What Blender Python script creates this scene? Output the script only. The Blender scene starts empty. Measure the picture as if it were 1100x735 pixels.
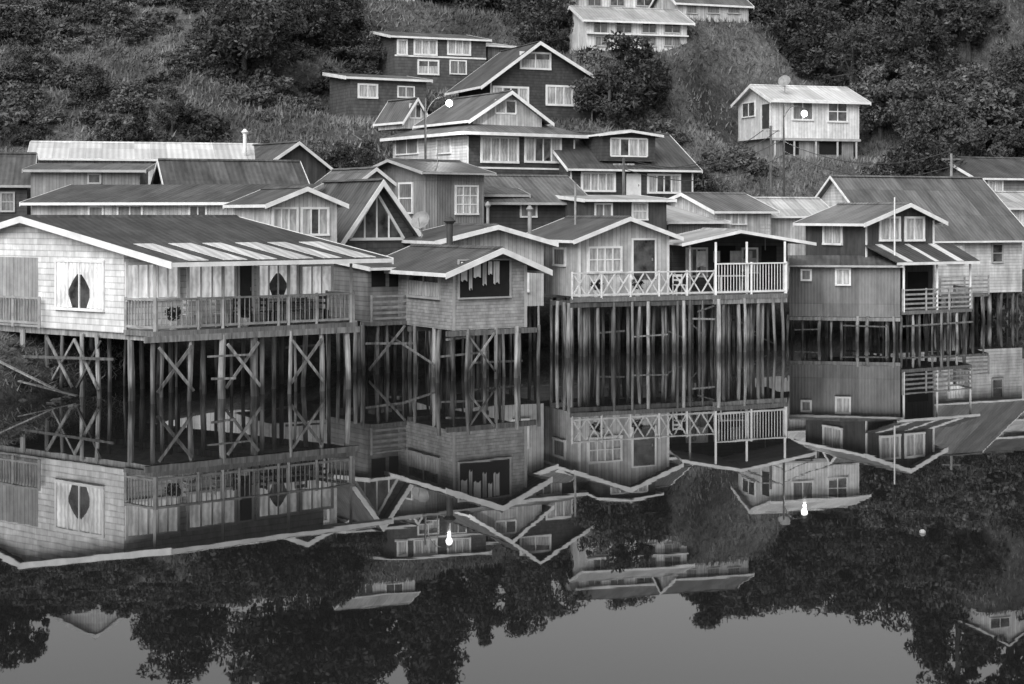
import bpy, math, random
import numpy as np
from mathutils import Vector, Matrix
random.seed(7); rng=np.random.default_rng(7)
scene=bpy.context.scene
COL=scene.collection
# ---- survey constants: lens constant and camera height used to turn measured bearings into metres
F=1650.0; HC=6.0
def PX(px,d): return (px-550.0)*d/F
def PZ(py,d): return HC-(py-231.0)*d/F
UP=Vector((0,0,1))

# ------------------------------------------------------------------ materials
class G:
    def __init__(s,name,rough=0.7,spec=0.3):
        s.mat=bpy.data.materials.new(name); s.mat.use_nodes=True
        s.nt=s.mat.node_tree
        s.b=[n for n in s.nt.nodes if n.type=='BSDF_PRINCIPLED'][0]
        s.b.inputs['Roughness'].default_value=rough
        s.b.inputs['Specular IOR Level'].default_value=spec
    def n(s,t): return s.nt.nodes.new(t)
    def put(s,sock,v):
        if isinstance(v,bpy.types.NodeSocket): s.nt.links.new(v,sock)
        else: sock.default_value=v
    def m(s,op,a,b=None,c=None,clamp=False):
        k=s.n('ShaderNodeMath'); k.operation=op; k.use_clamp=clamp
        s.put(k.inputs[0],a)
        if b is not None: s.put(k.inputs[1],b)
        if c is not None: s.put(k.inputs[2],c)
        return k.outputs[0]
    def uv(s):
        a=s.n('ShaderNodeUVMap'); q=s.n('ShaderNodeSeparateXYZ'); s.nt.links.new(a.outputs[0],q.inputs[0])
        return q.outputs[0],q.outputs[1]
    def pos(s):
        a=s.n('ShaderNodeNewGeometry'); q=s.n('ShaderNodeSeparateXYZ'); s.nt.links.new(a.outputs['Position'],q.inputs[0])
        return a.outputs['Position'],q.outputs
    def vec(s,x,y,z=0.0):
        k=s.n('ShaderNodeCombineXYZ'); s.put(k.inputs[0],x); s.put(k.inputs[1],y); s.put(k.inputs[2],z); return k.outputs[0]
    def noise(s,v,scale,detail=3.0,rough=0.55):
        k=s.n('ShaderNodeTexNoise'); s.put(k.inputs['Vector'],v); k.inputs['Scale'].default_value=scale
        k.inputs['Detail'].default_value=detail; k.inputs['Roughness'].default_value=rough; return k.outputs['Fac']
    def white(s,v):
        k=s.n('ShaderNodeTexWhiteNoise'); k.noise_dimensions='2D'; s.put(k.inputs['Vector'],v); return k.outputs['Value']
    def rng(s,v,a,b,c,d):
        k=s.n('ShaderNodeMapRange'); k.clamp=True; s.put(k.inputs[0],v)
        for i,x in enumerate((a,b,c,d)): k.inputs[i+1].default_value=x
        return k.outputs[0]
    def color(s,v): s.put(s.b.inputs['Base Color'],v)
    def bump(s,h,strength,dist):
        k=s.n('ShaderNodeBump'); k.inputs['Strength'].default_value=strength; k.inputs['Distance'].default_value=dist
        s.put(k.inputs['Height'],h); s.nt.links.new(k.outputs[0],s.b.inputs['Normal'])
    def grime(s,u,v,lo=0.6,hi=1.25):
        a=s.noise(s.vec(s.m('MULTIPLY',u,3.0),s.m('MULTIPLY',v,0.5)),0.8,4.0)
        b=s.noise(s.vec(u,v),0.45,3.0)
        c=s.noise(s.vec(u,v),2.6,4.0,.65)
        return s.m('MULTIPLY',s.m('MULTIPLY',s.rng(a,0.3,0.72,lo,hi),s.rng(b,0.3,0.7,0.8,1.12)),s.rng(c,.3,.7,.82,1.1))

def shingle(name,col,w=0.16,h=0.2,var=0.35):
    g=G(name,0.75); u,v=g.uv()
    r=g.m('DIVIDE',v,h); ri=g.m('FLOOR',r); rf=g.m('FRACT',r)
    c=g.m('ADD',g.m('DIVIDE',u,w),g.m('MULTIPLY',ri,0.37)); ci=g.m('FLOOR',c); cf=g.m('FRACT',c)
    wn=g.white(g.vec(ci,ri))
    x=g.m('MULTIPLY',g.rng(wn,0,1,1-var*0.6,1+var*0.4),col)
    x=g.m('MULTIPLY',x,g.rng(rf,0.0,0.22,0.55,1.0))  # shadow line of each shingle course painted into the colour
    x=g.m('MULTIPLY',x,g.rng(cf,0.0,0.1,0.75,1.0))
    x=g.m('MULTIPLY',x,g.grime(u,v,0.72,1.15)); g.color(x)
    g.bump(g.m('SUBTRACT',1.0,rf),0.6,0.03); return g.mat
def board(name,col,sp=0.2,vert=True,var=0.3,gap=0.1,lo=0.6):
    g=G(name,0.7); u,v=g.uv()
    a,b=(u,v) if vert else (v,u)
    k=g.m('DIVIDE',a,sp); ki=g.m('FLOOR',k); kf=g.m('FRACT',k)
    wn=g.white(g.vec(ki,7.3))
    x=g.m('MULTIPLY',g.rng(wn,0,1,1-var*0.6,1+var*0.4),col)
    x=g.m('MULTIPLY',x,g.rng(kf,0.0,gap*2,0.5,1.0))
    x=g.m('MULTIPLY',x,g.grime(u,v,lo,1.15)); g.color(x)
    g.bump(g.rng(kf,0,0.2,0,1) if vert else g.m('SUBTRACT',1.0,kf),0.5,0.02); return g.mat
def corr(name,col,sp=0.16,rough=0.5,lo=0.6,hi=1.3,metal=0.0):
    g=G(name,rough,0.4); u,v=g.uv()
    s=g.m('SINE',g.m('MULTIPLY',u,2*math.pi/sp))
    sheet=g.white(g.vec(g.m('FLOOR',g.m('DIVIDE',u,0.83)),g.m('FLOOR',g.m('DIVIDE',v,2.3))))
    seam=g.rng(g.m('FRACT',g.m('DIVIDE',u,0.83)),0,0.07,0.78,1.0)
    seam2=g.rng(g.m('FRACT',g.m('DIVIDE',v,2.3)),0,0.03,0.75,1.0)
    x=g.m('MULTIPLY',g.rng(sheet,0,1,0.75,1.25),col)
    x=g.m('MULTIPLY',x,g.m('MULTIPLY',seam,seam2))
    x=g.m('MULTIPLY',x,g.rng(s,-1,1,0.87,1.04))  # shading of the waves put into the colour, troughs darker
    st=g.noise(g.vec(g.m('MULTIPLY',u,1.6),g.m('MULTIPLY',v,0.5)),0.9,6.0,0.7)
    x=g.m('MULTIPLY',x,g.rng(st,0.3,0.7,lo,hi)); g.color(x)
    g.bump(s,0.35,0.02); return g.mat
def plain(name,col,rough=0.6,var=0.2,sc=3.0,spec=0.3):
    g=G(name,rough,spec); p,xyz=g.pos()
    n=g.noise(p,sc,4.0)
    x=g.m('MULTIPLY',g.rng(n,0.3,0.7,1-var,1+var),col); g.color(x); return g.mat

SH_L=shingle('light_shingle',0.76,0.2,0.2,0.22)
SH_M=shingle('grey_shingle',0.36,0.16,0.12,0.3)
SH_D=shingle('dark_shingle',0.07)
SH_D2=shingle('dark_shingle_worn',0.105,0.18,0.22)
BV_L=board('pale_upright_boards',0.65,0.19)
BV_LL=board('white_upright_boards',0.82,0.22,True,0.14,.1,.7)
BV_M=board('grey_upright_boards',0.3,0.16)
BV_D=board('dark_upright_boards',0.09,0.18)
BH_L=board('pale_lap_boards',0.7,0.17,False,0.15)
BH_M=board('grey_lap_boards',0.27,0.18,False)
BH_D=board('dark_lap_boards',0.09,0.18,False)
CO_D=corr('mid_grey_corrugated_wall',0.18,0.15,0.55)
CO_M=corr('grey_corrugated_wall',0.26,0.15)
R_D=corr('dark_corrugated_roof',0.07,0.24,0.5,0.5,1.9)
R_DD=corr('tarred_corrugated_roof',0.05,0.24,0.55,0.5,1.9)
R_M=corr('grey_corrugated_roof',0.13,0.24,0.5,0.5,1.5)
R_L=corr('pale_corrugated_roof',0.45,0.26,0.45,0.6,1.2)
R_W=corr('white_corrugated_roof',0.7,0.3,0.5,0.75,1.05)
TRIM=plain('white_trim_paint',0.76,0.5,0.16,2.0)
TRIMG=plain('grey_trim_paint',0.4,0.55,0.2,2.0)
TRIMD=plain('dark_trim_paint',0.06,0.55,0.3,2.0)
METAL=plain('dull_metal',0.28,0.4,0.3,3.0)
POLEM=plain('dull_pole_metal',0.06,0.7,0.3,3.0)
DARK=plain('painted_dark_interior',0.014,0.9)  # near-black sheets that paint the shade inside openings
def mk_glass():
    g=G('window_glass',0.06,0.9); p,_=g.pos(); n=g.noise(p,1.7,3.0)
    g.color(g.rng(n,0.35,0.65,0.015,0.12)); return g.mat  # mottled grey in the base colour stands in for reflections
GLASS=mk_glass()
def mk_curtain(name,col,em=0.0):
    g=G(name,0.6,0.5); u,v=g.uv()
    s=g.m('SINE',g.m('ADD',g.m('MULTIPLY',u,31.0),g.m('MULTIPLY',g.noise(g.vec(u,v),2.0,2.0),9.0)))
    big=g.rng(g.noise(g.vec(u,v),1.3,3.0),.3,.7,.55,1.15)
    x=g.m('MULTIPLY',g.m('MULTIPLY',g.rng(s,-1,1,0.72,1.04),big),col); g.color(x)  # fold shading painted into the cloth colour along the bump wave
    if em>0:
        g.put(g.b.inputs['Emission Color'],x); g.b.inputs['Emission Strength'].default_value=em
    g.bump(s,0.3,0.02); return g.mat
CURT=mk_curtain('net_curtain',0.52); CURTD=mk_curtain('grey_curtain',0.22); CURTL=mk_curtain('lamplit_curtain',0.75,0.6)
def mk_wood(name,col):
    g=G(name,0.8,0.25); p,q=g.pos()
    n=g.noise(g.vec(g.m('MULTIPLY',q[0],9.0),g.m('MULTIPLY',q[1],9.0),g.m('MULTIPLY',q[2],1.2)),1.0,4.0)
    x=g.m('MULTIPLY',g.rng(n,0.3,0.7,0.45,1.5),col)
    oi=g.n('ShaderNodeObjectInfo'); x=g.m('MULTIPLY',x,g.rng(oi.outputs['Random'],0,1,0.4,1.5))
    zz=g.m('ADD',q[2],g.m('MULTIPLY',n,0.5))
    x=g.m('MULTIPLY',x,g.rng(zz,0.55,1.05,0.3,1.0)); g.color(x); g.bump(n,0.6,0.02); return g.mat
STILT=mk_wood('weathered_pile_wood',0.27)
WOOD=mk_wood('weathered_timber',0.2)
DECK=board('deck_planks',0.22,0.14)
RAILW=plain('pale_painted_wood',0.6,0.6,0.25,4.0)
RAILG=plain('grey_bare_wood',0.3,0.7,0.3,4.0)
def mk_leaf(name,col):
    g=G(name,0.6,0.25); oi=g.n('ShaderNodeObjectInfo'); tc=g.n('ShaderNodeTexCoord')
    n=g.noise(tc.outputs['Object'],1.1,4.0,0.6)
    x=g.m('MULTIPLY',g.rng(n,0.32,0.68,0.4,1.6),col)
    x=g.m('MULTIPLY',x,g.rng(oi.outputs['Random'],0,1,0.6,1.45)); g.color(x); return g.mat
LEAF=mk_leaf('dark_foliage',0.055); LEAF2=mk_leaf('pale_foliage',0.1); BARK=plain('bark',0.08,0.9,0.4,6.0)

# ------------------------------------------------------------------ mesh builder
class MB:
    def __init__(s): s.v=[]; s.f=[]; s.mi=[]
    def face(s,pts,m=0):
        i=len(s.v); s.v+= [Vector(p) for p in pts]; s.f.append(tuple(range(i,i+len(pts)))); s.mi.append(m)
    def hexa(s,b,t,m=0):
        i=len(s.v); s.v+=[Vector(p) for p in b]+[Vector(p) for p in t]; n=len(b)
        s.f.append(tuple(i+k for k in reversed(range(n)))); s.mi.append(m)
        s.f.append(tuple(i+n+k for k in range(n))); s.mi.append(m)
        for k in range(n):
            j=(k+1)%n; s.f.append((i+k,i+j,i+n+j,i+n+k)); s.mi.append(m)
    def box(s,o,e1,e2,e3,m=0):
        o=Vector(o); s.hexa([o,o+e1,o+e1+e2,o+e2],[o+e3,o+e1+e3,o+e1+e2+e3,o+e2+e3],m)
    def beam(s,P,Q,w,h,m=0):
        P=Vector(P);Q=Vector(Q); d=(Q-P).normalized()
        sd=d.cross(UP)
        if sd.length<0.05: sd=Vector((1,0,0))
        sd.normalize(); up=sd.cross(d).normalized()
        a=sd*w/2; b=up*h/2
        s.hexa([P-a-b,P+a-b,P+a+b,P-a+b],[Q-a-b,Q+a-b,Q+a+b,Q-a+b],m)
    def tube(s,pts,rad,n=8,m=0):
        pts=[Vector(p) for p in pts]; i0=len(s.v)
        for k,p in enumerate(pts):
            d=(pts[min(k+1,len(pts)-1)]-pts[max(k-1,0)]).normalized()
            a=d.cross(Vector((0.3,1,0.1))).normalized(); b=d.cross(a).normalized()
            for j in range(n):
                t=2*math.pi*j/n; s.v.append(p+(a*math.cos(t)+b*math.sin(t))*rad[k])
        for k in range(len(pts)-1):
            for j in range(n):
                j2=(j+1)%n; s.f.append((i0+k*n+j,i0+k*n+j2,i0+(k+1)*n+j2,i0+(k+1)*n+j)); s.mi.append(m)
        s.f.append(tuple(i0+j for j in reversed(range(n)))); s.mi.append(m)
        s.f.append(tuple(i0+(len(pts)-1)*n+j for j in range(n))); s.mi.append(m)
    def data(s,name,mats,base=Vector((0,0,0)),uv=True):
        me=bpy.data.meshes.new(name)
        me.from_pydata([tuple(p-base) for p in s.v],[],s.f)
        for m in mats: me.materials.append(m)
        me.polygons.foreach_set('material_index',s.mi)
        import bmesh
        bm=bmesh.new(); bm.from_mesh(me); bmesh.ops.recalc_face_normals(bm,faces=bm.faces); bm.to_mesh(me); bm.free()
        if uv:
            L=me.uv_layers.new(name='UVMap')
            for p in me.polygons:
                n=p.normal
                t=UP.cross(n)
                if t.length<0.05: t=Vector((1,0,0))
                t.normalize(); b=n.cross(t)
                for li in p.loop_indices:
                    co=me.vertices[me.loops[li].vertex_index].co
                    L.data[li].uv=(co.dot(t)+50,co.dot(b)+50)
        return me
    def obj(s,name,mats,parent=None,base=Vector((0,0,0)),uv=True):
        if not isinstance(mats,(list,tuple)): mats=[mats]
        o=bpy.data.objects.new(name,s.data(name,mats,base,uv)); COL.objects.link(o)
        if parent: o.parent=parent
        else: o.location=base
        return o
def empty(name,loc,parent=None):
    o=bpy.data.objects.new(name,None); COL.objects.link(o); o.location=loc; o.empty_display_size=0.3
    if parent: o.parent=parent
    return o
def tag(o,label,cat,group=None):
    o['label']=label; o['category']=cat
    if group: o['group']=group
    return o

# shared pile meshes
def pile_mesh(seed):
    r=random.Random(seed); mb=MB(); n=7; pts=[];rad=[]; ax=r.uniform(-.5,.5); ay=r.uniform(-.5,.5)
    for k in range(n):
        f=k/(n-1); bow=math.sin(math.pi*f)
        pts.append((ax*bow*1.2+(r.uniform(-.14,.14) if 0<k<n-1 else 0), ay*bow*1.2+(r.uniform(-.14,.14) if 0<k<n-1 else 0), f))
        rad.append(r.uniform(.88,1.12)*(1.12-0.28*f))
    for k in range(n):
        for j in range(8):
            t=2*math.pi*j/8; mb.v.append(Vector((pts[k][0]+math.cos(t)*rad[k],pts[k][1]+math.sin(t)*rad[k],pts[k][2])))
    for k in range(n-1):
        for j in range(8):
            j2=(j+1)%8; mb.f.append((k*8+j,k*8+j2,(k+1)*8+j2,(k+1)*8+j)); mb.mi.append(0)
    mb.f.append(tuple(reversed(range(8)))); mb.mi.append(0); mb.f.append(tuple((n-1)*8+j for j in range(8))); mb.mi.append(0)
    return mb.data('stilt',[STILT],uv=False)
PILES=[pile_mesh(i) for i in range(8)]

PADS=[]   # footprints (A,u,v,W,D,z)
FOOT=[]
class House:
    def __init__(s,label,fl,fr,dep,zb,cross,frac,z0,zr,z1,wm,rm,tm=None,ov=(.3,.3,.3,.3),vang=None,pad=None,group=None,name='house',cat='house',roof=True,bh=0.2,AB=None):
        tm=tm or TRIM; s.tm=tm
        if AB: s.A=Vector((AB[0][0],AB[0][1],0)); s.B=Vector((AB[1][0],AB[1][1],0))
        else:
            s.A=Vector((PX(*fl),fl[1],0)); s.B=Vector((PX(*fr),fr[1],0))
        s.W=(s.B-s.A).length; s.u=(s.B-s.A).normalized()
        s.v=Vector((-s.u.y,s.u.x,0)) if vang is None else Vector((math.cos(math.radians(vang)),math.sin(math.radians(vang)),0))
        s.D=dep; s.zb=zb
        c=s.A+s.u*s.W/2+s.v*dep/2
        s.base=Vector((c.x,c.y,zb)); s.e=empty(name,s.base)
        tag(s.e,label,cat,group)
        if cross=='u': s.c,s.r,s.Wc,s.L=s.u,s.v,s.W,dep; oc=(ov[2],ov[3]); orr=(ov[0],ov[1])
        else: s.c,s.r,s.Wc,s.L=s.v,s.u,dep,s.W; oc=(ov[0],ov[1]); orr=(ov[2],ov[3])
        s.frac,s.z0,s.zr,s.z1=frac,z0,zr,z1
        P=lambda a,b,z: s.A+s.c*a+s.r*b+UP*z
        if roof:
            prof=[(0,zb),(s.Wc,zb),(s.Wc,s.h(s.Wc))]
            if 0.001<frac<0.999: prof.append((frac*s.Wc,zr))
            prof.append((0,s.h(0)))
            mb=MB(); mb.hexa([P(a,0,z) for a,z in prof],[P(a,s.L,z) for a,z in prof]); s.part(mb,'wall',wm)
            s.roof(s,P,oc,orr,rm,tm,bh)
        if pad is not None: PADS.append((s.A.copy(),s.u.copy(),s.v.copy(),s.W,dep,pad))
        FOOT.append((s.A.copy(),s.u.copy(),s.v.copy(),s.W,dep))
    def h(s,c):
        f=s.frac*s.Wc
        if c<=f and s.frac>0.001 or s.frac>0.999: return s.z0+(s.zr-s.z0)*c/f
        return s.zr+(s.z1-s.zr)*(c-f)/(s.Wc-f)
    @staticmethod
    def roof(s,P,oc,orr,rm,tm,bh):
        bh=bh*.8
        a0,a1=-oc[0],s.Wc+oc[1]; r0,r1=-orr[0],s.L+orr[1]; f=s.frac*s.Wc
        segs=[(a0,f),(f,a1)] if 0.001<s.frac<0.999 else [(a0,a1)]
        mb=MB()
        def hh(c,side):
            if 0.001<s.frac<0.999:
                return s.z0+(s.zr-s.z0)*c/f if side==0 else s.zr+(s.z1-s.zr)*(c-f)/(s.Wc-f)
            return s.h(c)
        tb=MB()
        for i,(x0,x1) in enumerate(segs):
            b=[P(x0,r0,hh(x0,i)+.01),P(x1,r0,hh(x1,i)+.01),P(x1,r1,hh(x1,i)+.01),P(x0,r1,hh(x0,i)+.01)]
            mb.hexa(b,[p+UP*0.06 for p in b])
            for rr,sg in ((r0,-1),(r1,1)):
                q0=rr+sg*0.004; q1=rr+sg*0.045
                xa=x0-(0.05 if i==0 else 0); xb=x1+(0.05 if i==len(segs)-1 else 0)
                lo,hi=-bh+.06,0.085
                tb.hexa([P(xa,q0,hh(xa,i)+lo),P(xb,q0,hh(xb,i)+lo),P(xb,q0,hh(xb,i)+hi),P(xa,q0,hh(xa,i)+hi)],
                        [P(xa,q1,hh(xa,i)+lo),P(xb,q1,hh(xb,i)+lo),P(xb,q1,hh(xb,i)+hi),P(xa,q1,hh(xa,i)+hi)])
        for x,sg,side in ((a0,-1,0),(a1,1,len(segs)-1)):
            z=hh(x,side); xa=x+sg*0.004; xb=x+sg*0.04
            tb.hexa([P(xa,r0,z-bh*.6+.03),P(xb,r0,z-bh*.6+.03),P(xb,r1,z-bh*.6+.03),P(xa,r1,z-bh*.6+.03)],
                    [P(xa,r0,z+.055),P(xb,r0,z+.055),P(xb,r1,z+.055),P(xa,r1,z+.055)])
        s.part(mb,'roof',rm); s.part(tb,'roof_trim',tm)
        if 0.001<s.frac<0.999:
            rc=MB(); z=s.zr+.075
            rc.hexa([P(f-.16,r0+.01,z-.035),P(f+.16,r0+.01,z-.035),P(f,r0+.01,z+.06)],[P(f-.16,r1-.01,z-.035),P(f+.16,r1-.01,z-.035),P(f,r1-.01,z+.06)])
            s.part(rc,'ridge_cap',rm)
    def part(s,mb,name,mat,parent=None,uv=True):
        return mb.obj(name,mat,parent or s.e,s.base,uv)
    def P(s,a,b,z): return s.A+s.u*a+s.v*b+UP*z
    def fc(s,face,off=0.0):
        if face=='front':
            O,e,n=s.A.copy(),s.u,Vector((s.u.y,-s.u.x,0))
        elif face=='left':
            e=s.v; n=Vector((-s.v.y,s.v.x,0)); O=s.A.copy()
            if n.dot(s.u)>0:n=-n
        else:
            e=s.v; n=Vector((-s.v.y,s.v.x,0)); O=s.B.copy()
            if n.dot(s.u)<0:n=-n
        return O+n*off,e,n
    def rect(s,face,x0,x1,y0,y1,off=0.0):
        O,e,n=s.fc(face,off); T=[]
        for px in (x0,x1):
            r=(px-550.)/F; T.append((r*O.y-O.x)/(e.x-r*e.y))
        t0,t1=min(T),max(T); d=O.y+e.y*(t0+t1)/2
        return O,e,n,t0,t1,PZ(y1,d),PZ(y0,d)
    def win(s,face,x0,x1,y0,y1,cols=2,rows=1,cur='sides',fm=None,off=0.0,fw=0.09,pm=None):
        O,e,n,t0,t1,z0,z1=s.rect(face,x0,x1,y0,y1,off); fm=fm or TRIM
        c=O+e*((t0+t1)/2)+UP*z0
        we=empty('window',c-s.base,s.e); 
        q=lambda t,z,o: O+e*t+UP*z+n*o
        fr=MB(); w=t1-t0; hgt=z1-z0
        def bar(ta,tb_,za,zb_,o0=0.0,o1=0.07): fr.box(q(ta,za,o0),e*(tb_-ta),UP*(zb_-za),n*(o1-o0))
        bar(t0-fw,t1+fw,z0-fw,z0,0,.1); bar(t0-fw,t1+fw,z1,z1+fw); bar(t0-fw,t0,z0,z1); bar(t1,t1+fw,z0,z1)
        m=fw*.6
        for i in range(1,cols):
            t=t0+w*i/cols; bar(t-m/2,t+m/2,z0,z1,0.02,.06)
        for i in range(1,rows):
            z=z0+hgt*i/rows
            for j in range(cols):
                ta=t0+w*j/cols+(m/2 if j else 0); tb_=t0+w*(j+1)/cols-(m/2 if j<cols-1 else 0)
                bar(ta,tb_,z-m/2,z+m/2,0.02,.055)
        fr.obj('frame',fm,we,c)
        pn=MB(); pn.box(q(t0,z0,0.0),e*w,UP*hgt,n*.02); pn.obj('pane',pm or GLASS,we,c)
        if cur!='none':
            cm={'sides':CURT,'full':CURT,'grey':CURTD,'lit':CURTL,'half':CURT,'drapes':CURTL}[cur]
            def strip(poly):
                cb=MB(); cb.hexa(poly,[p+n*.008 for p in poly]); cb.obj('curtain',cm,we,c)
            if cur in('full','grey','lit'):
                strip([q(t0+.01,z0+.01,.024),q(t1-.01,z0+.01,.024),q(t1-.01,z1-.01,.024),q(t0+.01,z1-.01,.024)])
            elif cur=='half':
                strip([q(t0+.01,z0+.01,.024),q(t1-.01,z0+.01,.024),q(t1-.01,z0+hgt*.62,.024),q(t0+.01,z0+hgt*.58,.024)])
            elif cur=='drapes':
                # lace valance across the head, drapes swept out towards the foot
                a=[q(t0+.01,z1-.01,.024),q(t0+.01,z1-hgt*.3,.024)]
                for k in range(1,12):
                    f=k/12; a.append(q(t0+w*f,z1-hgt*(.2+.07*abs(math.sin(f*math.pi*3))),.024))
                a+= [q(t1-.01,z1-hgt*.3,.024),q(t1-.01,z1-.01,.024)]
                strip(a)
                for f0,f1,g1 in ((.0,.34,.24),(1.,.66,.76)):
                    strip([q(t0+w*f0+(.012 if f0==0 else -.012),z0+.012,.034),q(t0+w*f1,z0+.012,.034),q(t0+w*g1,z0+hgt*.35,.034),q(t0+w*(f1*.9+.05),z0+hgt*.6,.034),q(t0+w*(.49 if f0==0 else .51),z1-hgt*.2,.034),q(t0+w*f0+(.012 if f0==0 else -.012),z1-hgt*.2,.034)])
            else:
                k=w*.3
                for sg in (0,1):
                    ta=t0+.01 if sg==0 else t1-.01; d1=1 if sg==0 else -1
                    strip([q(ta,z0+.01,.024),q(ta+d1*k*.9,z0+.01,.024),q(ta+d1*k,z1-.01,.024),q(ta,z1-.01,.024)])
        return we
    def door(s,face,x0,x1,y0,y1,mat=None,off=0.0,fm=None):
        O,e,n,t0,t1,z0,z1=s.rect(face,x0,x1,y0,y1,off)
        q=lambda t,z,o: O+e*t+UP*z+n*o
        db=MB(); w=t1-t0;h=z1-z0
        db.box(q(t0,z0,0),e*w,UP*h,n*.03)
        for a,b in ((.08,.42),(.5,.92)):
            db.box(q(t0+w*.15,z0+h*a,.03),e*(w*.7),UP*(h*(b-a)),n*.012)
        d=db.obj('door',mat or TRIMG,s.e,s.base)
        fr=MB()
        for ta,tb_,za,zb_ in ((t0-.08,t0,z0,z1),(t1,t1+.08,z0,z1),(t0-.08,t1+.08,z1,z1+.08)):
            fr.box(q(ta,za,0),e*(tb_-ta),UP*(zb_-za),n*.05)
        fr.obj('door_frame',fm or TRIM,d,Vector(s.base))
        hb=MB(); hb.box(q(t0+w*.85,z0+h*.47,.042),e*.05,UP*.12,n*.04); hb.obj('handle',METAL,d,s.base)
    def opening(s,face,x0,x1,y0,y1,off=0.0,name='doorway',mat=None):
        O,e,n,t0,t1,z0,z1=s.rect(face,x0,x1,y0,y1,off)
        b=MB(); b.box(O+e*t0+UP*z0,e*(t1-t0),UP*(z1-z0),n*.012); s.part(b,name,mat or DARK)  # flat sheet on the uncut wall; default tone paints the inner shade
    def corner_boards(s,mat=None,z1=None,w=.1):
        for c,zt in ((s.A,s.z0),(s.B,s.z1 if s.c==s.u else s.z0)):
            mb=MB(); sx=1 if c is s.A else -1
            n=Vector((s.u.y,-s.u.x,0))
            o=c+n*.002-s.u*0.03*sx
            mb.box(o+UP*s.zb,s.u*w*sx,n*.03,UP*(zt-s.zb-.02)); s.part(mb,'corner_board',mat or TRIM)
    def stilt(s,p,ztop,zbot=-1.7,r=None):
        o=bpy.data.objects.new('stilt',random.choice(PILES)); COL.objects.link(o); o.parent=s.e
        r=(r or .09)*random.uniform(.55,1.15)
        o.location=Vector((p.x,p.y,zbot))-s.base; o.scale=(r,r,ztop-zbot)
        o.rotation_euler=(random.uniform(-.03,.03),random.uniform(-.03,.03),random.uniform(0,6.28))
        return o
    def stilts(s,a0,a1,na,b0,b1,nb,ztop,zbot=-1.7,r=None,jit=.2,skip=0.0):
        for i in range(na):
            for j in range(nb):
                if random.random()<skip: continue
                a=a0+(a1-a0)*i/max(1,na-1)+random.uniform(-jit,jit); b=b0+(b1-b0)*j/max(1,nb-1)+random.uniform(-jit,jit)
                s.stilt(s.P(a,b,0),ztop,zbot,r)
    def bars(s,segs,name='brace',mat=None,w=.045,h=.09,one=False):
        for P_,Q_ in segs:
            mb=MB(); mb.beam(P_,Q_,w,h*random.uniform(.7,1.1)); s.part(mb,name,mat or WOOD)
    def rough_bracing(s,p0,p1,ztop,n):
        d=(p1-p0); L=d.length; d=d/L; nn=Vector((d.y,-d.x,0))
        for i in range(n):
            t0=random.uniform(0,L-.8); ln=random.uniform(.8,2.2); up=random.choice((0,0,1,-1))
            za=random.uniform(.5,ztop-.3); zb=min(ztop-.15,max(.2,za+up*random.uniform(.6,1.3)+random.uniform(-.08,.08)))
            o=nn*random.uniform(.1,.2) if random.random()<.35 else -nn*random.uniform(.6,2.5)
            s.bars([(p0+d*t0+o+UP*za,p0+d*min(L+.2,t0+ln)+o+UP*zb)],w=.035,h=.075)
    def beams(s,segs,w=.12,h=.18,mat=None):
        for P_,Q_ in segs:
            mb=MB(); mb.beam(P_,Q_,w,h); s.part(mb,'floor_beam',mat or WOOD)
    def deck(s,pts,z,th=.14,mat=None,name='deck'):
        mb=MB(); mb.hexa([Vector((p.x,p.y,z-th)) for p in pts],[Vector((p.x,p.y,z)) for p in pts]); s.part(mb,name,mat or DECK)
    def rail(s,P_,Q_,z,h=1.0,style='v',mat=None,sp=.15):
        mb=MB(); P_=Vector((P_.x,P_.y,0));Q_=Vector((Q_.x,Q_.y,0)); L=(Q_-P_).length; d=(Q_-P_)/L; nn=Vector((d.y,-d.x,0))
        n=max(1,round(L/1.5))
        for i in range(n+1):
            p=P_+d*(L*i/n); mb.beam(p+UP*(z-.05),p+UP*(z+h+.06),.08,.08)
        mb.beam(P_+UP*(z+h),Q_+UP*(z+h),.11,.06)
        mb.beam(P_+UP*(z+.12),Q_+UP*(z+.12),.05,.08)
        if style=='v':
            k=int(L/sp)
            for i in range(1,k):
                p=P_+d*(L*i/k); mb.beam(p+UP*(z+.16),p+UP*(z+h-.03),.025,.06*(0.9+random.random()*.25))
        elif style=='x':
            for i in range(n*2):
                p=P_+d*(L*i/(n*2)+.05);q=P_+d*(L*(i+1)/(n*2)-.05)
                mb.beam(p+UP*(z+.16)+nn*.02,q+UP*(z+h-.03)+nn*.02,.03,.06); mb.beam(q+UP*(z+.16)-nn*.02,p+UP*(z+h-.03)-nn*.02,.03,.06)
        elif style=='h':
            for k in range(1,4): mb.beam(P_+UP*(z+.12+(h-.12)*k/4),Q_+UP*(z+.12+(h-.12)*k/4),.03,.09)
        s.part(mb,'railing',mat or RAILG)
    def column(s,p,z0,z1,mat=None,w=.1):
        mb=MB(); mb.beam(Vector((p.x,p.y,z0)),Vector((p.x,p.y,z1)),w,w); s.part(mb,'porch_post',mat or TRIM)
    def stack(s,px,d,y0,y1,r=.09,cap=True,mat=None):
        p=Vector((PX(px,d),d,0)); z0,z1=PZ(y1,d),PZ(y0,d); mb=MB()
        mb.tube([p+UP*(z0-.4),p+UP*z1],[r,r],10)
        if cap:
            mb.tube([p+UP*(z1-.05),p+UP*(z1+.05),p+UP*(z1+.22)],[r*1.1,r*2.0,r*.5],10)
        s.part(mb,'chimney',mat or METAL)
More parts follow.
